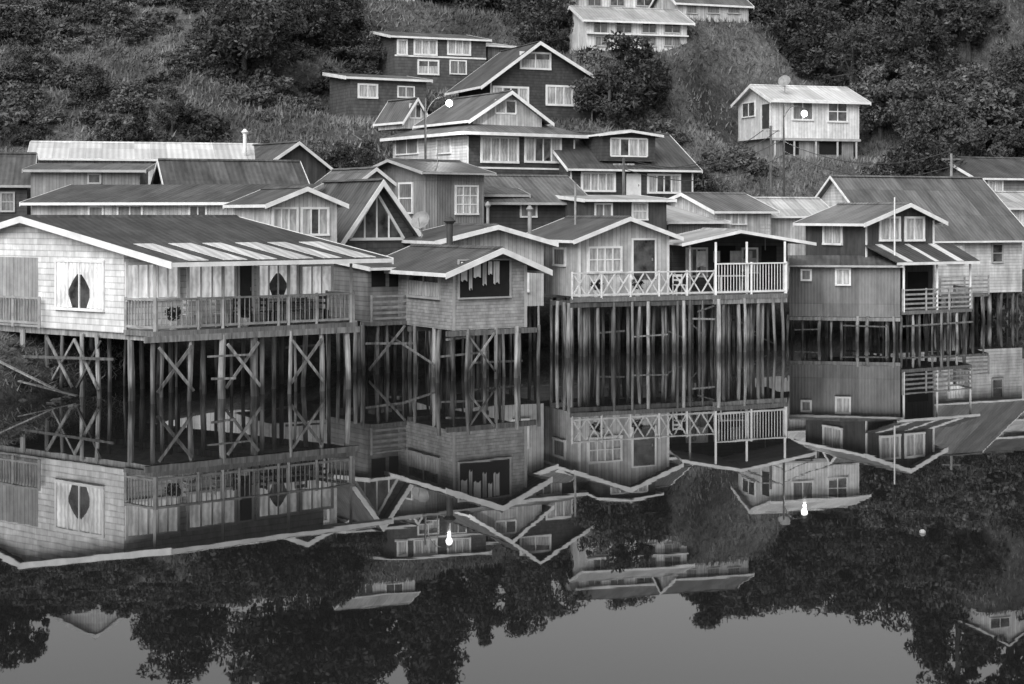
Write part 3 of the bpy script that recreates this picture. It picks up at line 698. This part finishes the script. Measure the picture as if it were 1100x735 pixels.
S.win('front',890,909,110,130,2,2,'none',fw=.12); S.win('front',852,872,109,128,2,1,'grey',fw=.12); S.door('left',819,827,112,138,TRIMD); S.win('left',798,811,111,125,2,1,'none')
mb=MB(); mb.box(S.P(.3,.3,PZ(174,107)),S.u*(S.W-.6),S.v*(S.D-.6),UP*(PZ(148,107)-PZ(174,107)-.02)); S.part(mb,'basement',BV_M)
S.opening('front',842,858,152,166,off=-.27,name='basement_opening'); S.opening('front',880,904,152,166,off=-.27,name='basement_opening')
for a in (0.03,.25,.5,.75,.97): S.column(S.P(S.W*a,.06,0),PZ(174,107),PZ(148,107)-.01,TRIMG,.12)
S.beams([(S.P(-.1,.0,PZ(149.5,107)),S.P(S.W+.1,.0,PZ(149.5,107)))],.1,.16,TRIMG)
S.dish(843,88,108,.45)
X1=House('white hilltop house with dark roof',(62,124),(140,127),6,PZ(-14,124),'u',.5,PZ(-44,124),PZ(-68,124),PZ(-44,124),BV_LL,R_D,pad=PZ(-14,124),group=HG,bh=.3)
X1.win('front',80,98,-38,-24,2,1,'none'); X1.win('front',108,126,-38,-24,2,1,'none')
X2=House('long white hilltop house',(372,122),(446,124),5,PZ(0,122),'v',.5,PZ(-20,122),PZ(-34,124),PZ(-20,122),BV_LL,R_L,pad=PZ(0,122),group=HG)
X2.win('front',385,400,-15,-5,2,1,'none'); X2.win('front',415,432,-15,-5,2,1,'none')
X3=House('pale hilltop house among trees',(1052,128),(1110,130),6,PZ(-40,128),'u',.5,PZ(-60,128),PZ(-80,128),PZ(-60,128),BV_LL,R_M,pad=PZ(-40,128),group=HG)
X3.win('front',1064,1084,-58,-48,2,1,'none')

# ------------------------------------------------------------------ terrain
def vnoise(x,y,s,seed):
    x=np.asarray(x)/s; y=np.asarray(y)/s
    xi=np.floor(x).astype(int); yi=np.floor(y).astype(int); xf=x-xi; yf=y-yi
    def hsh(a,b):
        h=np.sin(a*127.1+b*311.7+seed*74.7)*43758.5453; return h-np.floor(h)
    sx=xf*xf*(3-2*xf); sy=yf*yf*(3-2*yf)
    return (hsh(xi,yi)*(1-sx)+hsh(xi+1,yi)*sx)*(1-sy)+(hsh(xi,yi+1)*(1-sx)+hsh(xi+1,yi+1)*sx)*sy-.5
def terrain(x,y,pads=True):
    x=np.atleast_1d(np.asarray(x,float)); y=np.atleast_1d(np.asarray(y,float))
    ys=np.interp(x,[-60,-30,-22,-17.5,-14.2,-12,-8,0,8,16,24,40,80],[34,39,42.5,46.5,51.5,57,63,70,76,83,91,96,104])
    ys=ys+vnoise(x,y,3,1)*1.2
    t=y-ys
    z=np.interp(t,[-14,-7,-1,1.5,4,8,14,20],[-4,-2.2,-.9,.5,1.4,2.2,2.7,3.1])
    st=88+.3*x
    s=.52*np.maximum(0,y-st)
    k=2.0; cap=22.5+vnoise(x,y,18,3)*3
    hill=-k*np.log(np.exp(-s/k)+np.exp(-cap/k))
    z=z+np.maximum(hill,0)+np.where(s>0,1,0)*np.minimum(s/4,1)*(vnoise(x,y,7,5)*1.4+vnoise(x,y,2.5,6)*.4)
    z=z-np.maximum(0,y-150)*.06
    if pads:
        for A_,u_,v_,W_,D_,pz in PADS:
            dx=x-A_.x; dy=y-A_.y
            det=u_.x*v_.y-u_.y*v_.x
            a=(dx*v_.y-dy*v_.x)/det; b=(dy*u_.x-dx*u_.y)/det
            da=np.maximum(np.maximum(-a,a-W_),0); db=np.maximum(np.maximum(-b*.7,b-D_),0)
            d=np.hypot(da,db); w=np.clip(1-d/4.5,0,1); w=w*w*(3-2*w)
            w=np.where(d<.6,1,w); z=z*(1-w)+(pz-.05)*w
    return z
xs=np.concatenate([np.linspace(-400,-70,12)[:-1],np.linspace(-70,75,182),np.linspace(75,400,12)[1:]])
ys_=np.concatenate([np.linspace(-60,32,8)[:-1],np.linspace(32,150,150),np.linspace(150,700,16)[1:]])
XX,YY=np.meshgrid(xs,ys_); ZZ=terrain(XX.ravel(),YY.ravel())
nx=len(xs); ny=len(ys_)
vv=np.stack([XX.ravel(),YY.ravel(),ZZ],1)
ii=np.arange(nx*ny).reshape(ny,nx)
ff=np.stack([ii[:-1,:-1],ii[:-1,1:],ii[1:,1:],ii[1:,:-1]],-1).reshape(-1,4)
me=bpy.data.meshes.new('hill'); me.from_pydata(vv.tolist(),[],ff.tolist())
for p in me.polygons: p.use_smooth=True
def mk_ground():
    g=G('hillside_ground',0.95,0.1); p,q=g.pos()
    a=g.noise(p,.12,5.0,.6); b=g.noise(p,1.6,5.0,.7); c=g.noise(p,7.0,3.0,.7)
    x=g.m('MULTIPLY',g.rng(a,.35,.65,.05,.15),g.rng(b,.3,.7,.4,1.5))
    x=g.m('MULTIPLY',x,g.rng(c,.3,.7,.6,1.4))
    x=g.m('MULTIPLY',x,g.rng(q[2],.2,2.2,.35,1.0)); g.color(x); g.bump(b,.8,.25); return g.mat
me.materials.append(mk_ground())
hill=bpy.data.objects.new('hill',me); COL.objects.link(hill); hill['kind']='structure'
mb=MB(); mb.face([(-400,-150,0),(400,-150,0),(400,130,0),(-400,130,0)])
def mk_water():
    g=G('still_water',0.012,0.5); p,q=g.pos()
    g.color((.014,.014,.014,1)); g.b.inputs['IOR'].default_value=1.72
    v1=g.vec(g.m('MULTIPLY',q[0],.6),q[1],0.0)
    h=g.m('ADD',g.noise(v1,1.3,2.0,.5),g.m('MULTIPLY',g.noise(v1,.25,2.0,.5),1.2))
    g.bump(h,1.0,.00045); return g.mat
w=mb.obj('water',mk_water(),uv=False); w['kind']='structure'

# ------------------------------------------------------------------ vegetation
def leaves(cent,rad,n,size,r):
    cent=np.asarray(cent); k=r.integers(0,len(cent),n)
    d=r.normal(size=(n,3)); d/=np.linalg.norm(d,axis=1)[:,None]
    p=cent[k]+d*(np.asarray(rad)[k]*r.uniform(.35,1.0,n)**.5)[:,None]*np.array([1,1,.75])
    a=r.normal(size=(n,3)); a/=np.linalg.norm(a,axis=1)[:,None]
    b=np.cross(a,r.normal(size=(n,3))); b/=np.linalg.norm(b,axis=1)[:,None]
    s=(size*r.uniform(.6,1.3,n))[:,None]
    v=np.stack([p-a*s,p+b*s*.45,p+a*s,p-b*s*.45],1).reshape(-1,3)
    return v
def leafmesh(name,v,mat):
    n=len(v)//4; me=bpy.data.meshes.new(name); me.from_pydata(v.tolist(),[],np.arange(n*4).reshape(n,4).tolist()); me.materials.append(mat); return me
def round_tree(seed,H=7.,Rr=3.,mat=LEAF,nl=4800):
    r=np.random.default_rng(seed); N=40; c=[];rad=[]
    while len(c)<N:
        p=r.uniform(-1,1,3)
        if np.linalg.norm(p)<1 and (np.linalg.norm(p)>.35):
            c.append([p[0]*Rr*(1-.25*max(0,p[2])),p[1]*Rr*(1-.25*max(0,p[2])),H*.54+p[2]*H*.46]); rad.append(r.uniform(.35,1.15)*Rr/3)
    v=leaves(c,rad,nl,.19,r)
    tb=MB(); tb.tube([(0,0,-.6),(.1,0,H*.25),(0,.1,H*.55),(.1,0,H*.85)],[.26,.2,.13,.04],8)
    for i in range(6):
        q=c[i*6]; z=H*(.25+.06*i); tb.tube([(0.05,.05,z),(q[0]*.5,q[1]*.5,(z+q[2])/2),tuple(q)],[.1,.07,.03],6)
    return tb.data('trunk',[BARK],uv=False),leafmesh('crown',v,mat)
def pine(seed,H=9.,mat=LEAF):
    r=np.random.default_rng(seed); c=[];rad=[]; tb=MB()
    tb.tube([(0,0,-.6),(0,.05,H*.5),(0,0,H*.98)],[.24,.14,.03],8)
    z=H*.1
    while z<H*.98:
        R0=(1-z/H)**.7*H*.25*r.uniform(.75,1.2)+.2; m=int(5+R0*4); a0=r.uniform(0,6)
        for k in range(m):
            a=a0+6.283*k/m+r.uniform(-.3,.3); L_=R0*r.uniform(.6,1.15)
            for f in (.4,.75,1.0):
                c.append([math.cos(a)*L_*f,math.sin(a)*L_*f,z-.25*L_*f]); rad.append(.36)
            if k%3==0: tb.tube([(0,0,z+.05),(math.cos(a)*L_*.9,math.sin(a)*L_*.9,z-.2*L_)],[.05,.015],5)
        z+=H*.055
    v=leaves(c,rad,5600,.2,r); return tb.data('trunk',[BARK],uv=False),leafmesh('crown',v,mat)
def bush(seed,mat):
    r=np.random.default_rng(seed); c=[];rad=[]
    for i in range(20):
        a=r.uniform(0,6.28); q=r.uniform(0,1)**.6*1.2; c.append([math.cos(a)*q,math.sin(a)*q,r.uniform(-.2,1.0)*max(.35,(1.25-q*.7))]); rad.append(r.uniform(.22,.5))
    return leafmesh('bush',leaves(c,rad,1700,.11,r),mat)
ROUND=[round_tree(11+i,H=7,Rr=2.6+.3*i) for i in range(5)]; ROUNDL=[round_tree(31+i,H=7,Rr=2.8,mat=LEAF2) for i in range(2)]
PINE=[pine(21+i) for i in range(3)]
BUSH=[bush(41+i,LEAF) for i in range(4)]+[bush(51+i,LEAF2) for i in range(4)]
def near(x,y,m,front):
    for A_,u_,v_,W_,D_ in FOOT:
        dx=x-A_.x; dy=y-A_.y; det=u_.x*v_.y-u_.y*v_.x
        a=(dx*v_.y-dy*v_.x)/det; b=(dy*u_.x-dx*u_.y)/det
        if -m<a<W_+m and -front<b<D_+m: return True
    return False
rr=random.Random(5)
def put_tree(var,x,y,s,label,name='tree',cat='tree',group='trees on the hillside'):
    z=float(terrain(x,y)[0]); tm,cm=var
    t=empty(name,(x,y,z-.1)); tag(t,label,cat,group); a=rr.uniform(0,6.28)
    t.rotation_euler=(0,0,a); t.scale=(s*rr.uniform(.9,1.15),)*2+(s,)
    for nm,m in (('trunk',tm),('crown',cm)):
        o=bpy.data.objects.new(nm,m); COL.objects.link(o); o.parent=t
LBR='dense dark broadleaf tree on the slope'; LBP='tall dark conifer on the slope'; LBL='pale leaved tree on the grassy slope'
TP=[]
def far(x,y,d):
    for a,b in TP:
        if (a-x)**2+(b-y)**2<d*d: return False
    TP.append((x,y)); return True
def pt_(px,d,h,kind):
    x=PX(px,d)
    TP.append((x,d))
    if kind=='r': put_tree(rr.choice(ROUND),x,d,h/7,LBR)
    elif kind=='l': put_tree(rr.choice(ROUNDL),x,d,h/7,LBL)
    else: put_tree(rr.choice(PINE),x,d,h/9,LBP,'conifer_tree')
for a in [(262,105,6.2,'r'),(285,106,5.5,'r'),(240,108,4.2,'r'),(150,92,4.2,'p'),(128,92,2.8,'r'),(60,91,2.2,'l'),(95,99,2.6,'r'),(185,97,3,'r'),(20,100,3,'l'),(30,117,5,'r'),(5,118,5,'r'),(-20,116,5,'r'),
          (225,90,2.9,'r'),(250,91,3.3,'r'),(275,90,3.1,'r'),(300,91,3.4,'r'),(322,91,3.2,'r'),(345,92,3.4,'l'),(366,92,3.2,'r'),(388,93,3.2,'r'),(312,112,4.6,'r'),(335,113,4.6,'r'),(357,114,4.8,'r'),(398,114,4.2,'l'),(378,116,4.4,'r'),
          (667,107,6.4,'r'),(655,105,4.8,'r'),(685,109,4.6,'r'),(705,110,3.6,'r'),(600,118,4.0,'r'),(575,120,5,'r'),(590,122,6,'r'),(545,126,6,'r'),(520,127,7,'p'),(560,128,6,'r'),(480,129,6,'r'),
          (755,96,2.8,'r'),(775,97,2.4,'l'),(735,97,2.6,'r'),(950,99,3.6,'r'),(968,101,4.4,'r'),(990,101,4.8,'r'),(945,113,5.5,'l'),(975,112,6,'l'),(1010,108,5.5,'r'),(915,118,6,'r'),(1035,106,5.5,'r'),
          (190,128,8,'r'),(205,129,7,'r'),(172,129,5,'r'),(300,129,9,'r'),(325,130,10.5,'r'),(350,131,11,'r'),(375,131,10,'r'),(398,132,10,'r'),(452,130,11,'p'),(474,131,12,'p'),(463,129,10.5,'p'),
          (640,131,4,'r'),(665,132,5,'r'),(690,132,4.5,'r'),(745,130,5,'r'),(770,131,7,'r'),(795,130,7,'r'),(820,131,5,'r'),(840,122,6,'r'),(865,120,5.5,'r'),(910,131,8,'r'),(940,130,8.5,'r'),(970,131,9,'r'),(1005,130,9.5,'p'),(1030,131,9,'r'),(1085,133,11,'r'),(1115,132,11,'r')]:
    pt_(*a)
cnt=0
regs=[(26,50,99,114,.9),(17,52,116,136,.95),(38,56,98,136,.9),(-52,-42,108,126,.6)]
for k in range(3600):
    x0,x1,y0,y1,pr=rr.choice(regs); x=rr.uniform(x0,x1); y=rr.uniform(y0,y1)
    if abs(x/y)>.4: continue
    if near(x,y,2.3,7): continue
    if not far(x,y,2.6): continue
    q=rr.random(); h=rr.uniform(4,7.2)
    if y>126: h=rr.uniform(4.5,8.5)
    if q<.62: put_tree(rr.choice(ROUND),x,y,h/7,LBR)
    elif q<.86: put_tree(rr.choice(ROUNDL),x,y,h/7,LBL)
    else: put_tree(rr.choice(PINE),x,y,h/8,LBP,'conifer_tree')
    cnt+=1
    if cnt>=190: break
nb=0
for k in range(12000):
    left=rr.random()<.6
    x=rr.uniform(-44,-6) if left else rr.uniform(-6,46); y=rr.uniform(87,127)
    if abs(x/y)>.37 or near(x,y,1.0,5.0): continue
    if float(vnoise(x,y,7,9)[()])+rr.uniform(-.2,.2)<.0: continue
    dark=rr.random()<.42
    s=rr.uniform(.5,1.35); i=rr.randrange(4) if dark else 4+rr.randrange(4)
    o=bpy.data.objects.new('bush',BUSH[i]); COL.objects.link(o); o.location=(x,y,float(terrain(x,y)[0])-.05); o.scale=(s*rr.uniform(1.0,1.5),s*1.3,s*rr.uniform(.75,1.15)); o.rotation_euler=(rr.uniform(.2,.4),0,0)
    tag(o,'dark low shrub on the grassy slope' if i<4 else 'pale feathery shrub on the grassy slope','bush','shrubs on the hillside')
    nb+=1
    if nb>=298: break
n=130000; gx=rng.uniform(-52,52,n); gy=rng.uniform(84,132,n)
keep=(np.abs(gx/gy)<.38)&(vnoise(gx,gy,6,4)+rng.uniform(-.3,.3,n)>-.3); gx=gx[keep];gy=gy[keep]
bx=rng.uniform(-24,-13.8,14000); by=rng.uniform(44,58,14000); bz=terrain(bx,by); kk=(bz>.2)&(bz<1.9); gx=np.concatenate([gx,bx[kk]]); gy=np.concatenate([gy,by[kk]]); n=len(gx)
gz=terrain(gx,gy); lowb=gy<60; h=np.where(lowb,rng.uniform(.06,.24,n),rng.uniform(.12,.55,n)); a=rng.uniform(0,6.28,n); ww=np.where(lowb,rng.uniform(.015,.04,n),rng.uniform(.04,.11,n)); lx=rng.normal(0,.18,n)
base=np.stack([gx,gy,gz-.03],1); dv=np.stack([np.cos(a)*ww,np.sin(a)*ww,0*a],1)
top=base+np.stack([lx,lx*.5,h],1)
v=np.stack([base-dv,base+dv,top],1).reshape(-1,3)
me=bpy.data.meshes.new('grass'); me.from_pydata(v.tolist(),[],np.arange(n*3).reshape(n,3).tolist())
g=G('dry_grass',.8,.1); p,q=g.pos(); g.color(g.m('MULTIPLY',g.rng(g.noise(p,.16,4.0,.6),.38,.62,.5,1.15),g.rng(g.noise(p,.6,6.0,.75),.35,.65,.07,.27))); me.materials.append(g.mat)
gr=bpy.data.objects.new('grass',me); COL.objects.link(gr); gr['kind']='stuff'; gr['label']='dry tussock grass covering the slope'; gr['category']='grass'

# ------------------------------------------------------------------ street lamps, poles, cables
def emis(name,st):
    g=G(name); g.b.inputs['Emission Color'].default_value=(1,1,1,1); g.b.inputs['Emission Strength'].default_value=st; g.color((.8,.8,.8,1)); return g.mat
BULB=emis('lit_lamp_glass',4.0)
def lamp_post(px,d,ytop,arm,lampy,energy,label):
    x=PX(px,d); z0=float(terrain(x,d)[0])-.3; b=Vector((x,d,z0)); t=empty('street_lamp',b); tag(t,label,'street lamp','lit street lamps')
    zt=PZ(ytop,d); m=MB(); m.tube([b,Vector((x,d,zt))],[.09,.06],8); m.obj('pole',POLEM,t,b)
    lx=PX(px+arm,d); lz=PZ(lampy,d); L_=Vector((lx,d-.6,lz))
    m=MB(); pts=[]
    s0=Vector((x,d,zt-.9)); e0=L_+UP*.24
    for k in range(9):
        f=k/8; p=s0.lerp(e0,f); p.z=s0.z+(e0.z-s0.z)*f+math.sin(math.pi*f**.8)*.5; pts.append(p)
    m.tube(pts,[.032]*9,6); m.obj('arm',POLEM,t,b)
    m=MB(); m.tube([L_+UP*.34,L_+UP*.26,L_+UP*.16],[.05,.15,.2],12); m.obj('lamp_hood',POLEM,t,b)
    m=MB(); pts=[];rad=[]
    for k in range(9):
        th=math.pi*k/8; pts.append(L_+UP*(.2*math.cos(th)-.04)); rad.append(max(.01,.2*math.sin(th)))
    m.tube(pts,rad,14); m.obj('bulb',BULB,t,b)
    l=bpy.data.lights.new('lamp_light','POINT'); l.energy=energy; l.shadow_soft_size=.07; lo=bpy.data.objects.new('lamp_light',l); COL.objects.link(lo); lo.parent=t; lo.location=L_-UP*.38-b+Vector((0,-.1,0))
lamp_post(457,86.5,106,26,111,500,'lit street lamp on pole between packed houses')
lamp_post(842,95,112,20,122,420,'lit street lamp with curved arm below white house')
def pole(px,d,y0,label,xa=True):
    x=PX(px,d); z0=float(terrain(x,d)[0])-.3; zt=PZ(y0,d); b=Vector((x,d,z0)); t=empty('utility_pole',b); tag(t,label,'utility pole','utility poles with cables')
    m=MB(); m.tube([b,Vector((x,d,zt))],[.11,.08],8); m.obj('pole',WOOD,t,b)
    m=MB(); m.beam((x-.6,d,zt-.35),(x+.6,d,zt-.35),.07,.09); m.obj('crossarm',WOOD,t,b)
    return Vector((x,d,zt-.3))
tops=[pole(670,87,170,'wooden utility pole beside dark house'),pole(828,100,135,'wooden utility pole on grassy slope'),pole(1022,95,165,'wooden utility pole near boathouse')]
tops.append(Vector((PX(842,95),95,PZ(140,95)-1)))
def cable(a,b):
    m=MB(); pts=[]
    for k in range(13):
        t=k/12; pts.append(a.lerp(b,t)-UP*(1.1*4*t*(1-t)))
    m.tube(pts,[.024]*13,4); o=m.obj('overhead_cable',TRIMD,None,a,uv=False); tag(o,'thin black overhead cable between utility poles','cable','utility poles with cables')
for a,b in ((0,3),(3,2),(0,1)):
    for off in (-.5,.5):
        k=Vector((0,0,off)) if 3 in (a,b) else Vector((off,0,0))
        cable(tops[a]+k*.6,tops[b]+k)
x=PX(961,73.2); b=Vector((x,73.2,PZ(300,73.2)-1)); m=MB(); m.tube([b,Vector((x,73.2,PZ(212,73.2)))],[.05,.035],8); o=m.obj('mast',TRIM,F2.e,F2.base)

# ------------------------------------------------------------------ deck furniture
def chair(p,rot,base_label,mat,group='chairs on the verandas'):
    t=empty('chair',p); tag(t,base_label,'chair',group); t.rotation_euler=(0,0,rot)
    def pc(name,parts):
        m=MB()
        for o,e1,e2,e3 in parts: m.box(o,Vector((e1,0,0)),Vector((0,e2,0)),Vector((0,0,e3)))
        m.obj(name,mat,t,Vector((0,0,0)))
    pc('seat',[((-.23,-.23,.43),.46,.46,.04)])
    pc('backrest',[((-.23,.19,.5),.05,.035,.42),((.18,.19,.5),.05,.035,.42),((-.18,.195,.8),.36,.025,.1),((-.18,.195,.62),.36,.025,.08)])
    for x in(-.23,.19):
        for y in (-.23,.19): pc('leg',[((x,y,0),.04,.04,.43)])
def table(p,rot,label,mat):
    t=empty('table',p); tag(t,label,'table'); t.rotation_euler=(0,0,rot)
    m=MB(); m.box((-.7,-.4,.71),Vector((1.4,0,0)),Vector((0,.8,0)),Vector((0,0,.04))); m.obj('table_top',mat,t,Vector((0,0,0)))
    for x in(-.62,.56):
        for y in(-.34,.28):
            m=MB(); m.box((x,y,0),Vector((.06,0,0)),Vector((0,.06,0)),Vector((0,0,.71))); m.obj('leg',mat,t,Vector((0,0,0)))
rot=math.radians(36)
table(A.P(A.W+.65,5.6,2.3),rot,'dark wooden table on veranda deck',TRIMD)
for b_,a_,r_ in ((4.6,.7,1.7),(6.5,.7,-1.2),(5.4,1.1,3.1),(3.8,.5,.4)): chair(A.P(A.W+a_,b_,2.3),rot+r_,'dark wooden chair on veranda deck',TRIMD)
for b_,a_ in ((1.9,.6),(2.9,.55)): chair(A.P(A.W+a_,b_,2.3),rot+1.57,'pale wooden chair on veranda deck',RAILW)
chair(D.P(4.6,-.7,2.5),.3,'pale chair on timber deck',RAILW); chair(E.P(1.8,-1.5,2.52),.5,'dark chair on open terrace',TRIMD); chair(E.P(3.2,-1.4,2.52),-.5,'dark chair on open terrace',TRIMD)
table(E.P(2.5,-1.8,2.52),.2,'pale table on open terrace',RAILW)
PSEED=[100]
def pot(p,label):
    t=empty('potted_plant',p); tag(t,label,'potted plant','potted plants on decks'); PSEED[0]+=1
    m=MB(); m.tube([(0,0,0),(0,0,.02),(0,0,.3)],[.12,.13,.18],10); m.obj('pot',RAILW,t,Vector((0,0,0)))
    r=np.random.default_rng(PSEED[0]); v=leaves([[0,0,.45],[.08,0,.6],[-.08,.05,.55]],[.22,.18,.2],160,.08,r); o=bpy.data.objects.new('foliage',leafmesh('foliage',v,LEAF)); COL.objects.link(o); o.parent=t
pot(A.P(A.W+1.1,.9,2.3),'leafy plant in pale pot on veranda'); pot(A.P(A.W+1.1,3.4,2.3),'leafy plant in pale pot on veranda'); pot(D.P(.6,-.5,2.5),'leafy plant in pot on timber deck'); pot(D.P(2.6,-.55,2.5),'leafy plant in pot on timber deck')
# two boards lying on the bank beside the first house
for px,d,dx,dy in ((-8,50.6,2.6,-.5),(20,50.2,2.0,-.3)):
    x=PX(px,d)
    z0=max(.05,float(terrain(x,d)[0])); z1=max(.02,float(terrain(x+dx,d+dy)[0]))
    a=Vector((x,d,z0+.12)); b=Vector((x+dx,d+dy,z1+.1)); m=MB(); m.beam(a,b,.16,.04); o=m.obj('plank',WOOD,None,a); tag(o,'weathered grey board lying on the sloping bank','board','boards on the bank')
def rock(p,s,seed):
    import bmesh
    bm=bmesh.new(); bmesh.ops.create_icosphere(bm,subdivisions=3,radius=1)
    r=random.Random(seed)
    ph=[r.uniform(0,6) for _ in range(6)]
    for v in bm.verts:
        c=v.co; k=1+.22*math.sin(c.x*3+ph[0])*math.cos(c.y*2.6+ph[1])+.16*math.sin(c.z*5+ph[2]+c.x*4)+.08*math.sin(c.y*9+ph[3]); v.co=c*k
    me=bpy.data.meshes.new('rock'); bm.to_mesh(me); bm.free(); me.materials.append(ROCK)
    o=bpy.data.objects.new('rock',me); COL.objects.link(o); o.location=p; o.scale=s; o.rotation_euler=(0,0,r.uniform(0,6)); tag(o,'weedy dark shore rock under stilt house','rock','rocks on the bank')
ROCK=plain('weedy_rock',.05,.9,.6,4.0)
for k in range(16):
    px=rr.uniform(-20,85); d=rr.uniform(48,53); x=PX(px,d); rock((x,d,max(-.04,float(terrain(x,d)[0]))),(rr.uniform(.08,.22),rr.uniform(.08,.22),rr.uniform(.05,.12)),k)
d=29.; b=Vector((PX(991,d),d,-.05)); t=MB(); t.tube([b,b+UP*.05,b+UP*.08,b+UP*.11],[.03,.06,.06,.03],12); o=t.obj('float_buoy',TRIMG,None,b); tag(o,'small pale fishing float on still water','buoy')

# ------------------------------------------------------------------ light, sky, camera
sv=Vector((-.4,-.85,.75)).normalized()
W_=bpy.data.worlds.new('World'); scene.world=W_; W_.use_nodes=True; nt=W_.node_tree
bg=[x for x in nt.nodes if x.type=='BACKGROUND'][0]
sky=nt.nodes.new('ShaderNodeTexSky'); sky.sky_type='NISHITA'; sky.sun_disc=False
sky.sun_elevation=math.asin(sv.z); sky.sun_rotation=math.atan2(sv.x,sv.y); sky.dust_density=3.0
# grey sky from mostly its blue channel, chosen to brighten the fill light
sp=nt.nodes.new('ShaderNodeSeparateColor'); nt.links.new(sky.outputs[0],sp.inputs[0])
mx=nt.nodes.new('ShaderNodeMath'); mx.operation='MULTIPLY_ADD'; nt.links.new(sp.outputs[2],mx.inputs[0]); mx.inputs[1].default_value=.85
ml=nt.nodes.new('ShaderNodeMath'); ml.operation='MULTIPLY'; nt.links.new(sp.outputs[1],ml.inputs[0]); ml.inputs[1].default_value=.15
nt.links.new(ml.outputs[0],mx.inputs[2]); nt.links.new(mx.outputs[0],bg.inputs['Color']); bg.inputs['Strength'].default_value=.15
sl=bpy.data.lights.new('sun','SUN'); sl.energy=2.5; sl.angle=math.radians(50); so=bpy.data.objects.new('sun',sl); COL.objects.link(so); so.rotation_euler=sv.to_track_quat('Z','Y').to_euler(); so.location=(-30,-30,60)
cam=bpy.data.cameras.new('camera'); cam.sensor_width=36; cam.lens=54; cam.shift_y=-136.5/1100; cam.clip_end=2000; cam.clip_start=.5
co=bpy.data.objects.new('camera',cam); COL.objects.link(co); co.location=(0,0,HC); co.rotation_euler=(math.pi/2,0,0); scene.camera=co
scene.view_settings.view_transform='Standard'; scene.view_settings.look='None'; scene.view_settings.exposure=0
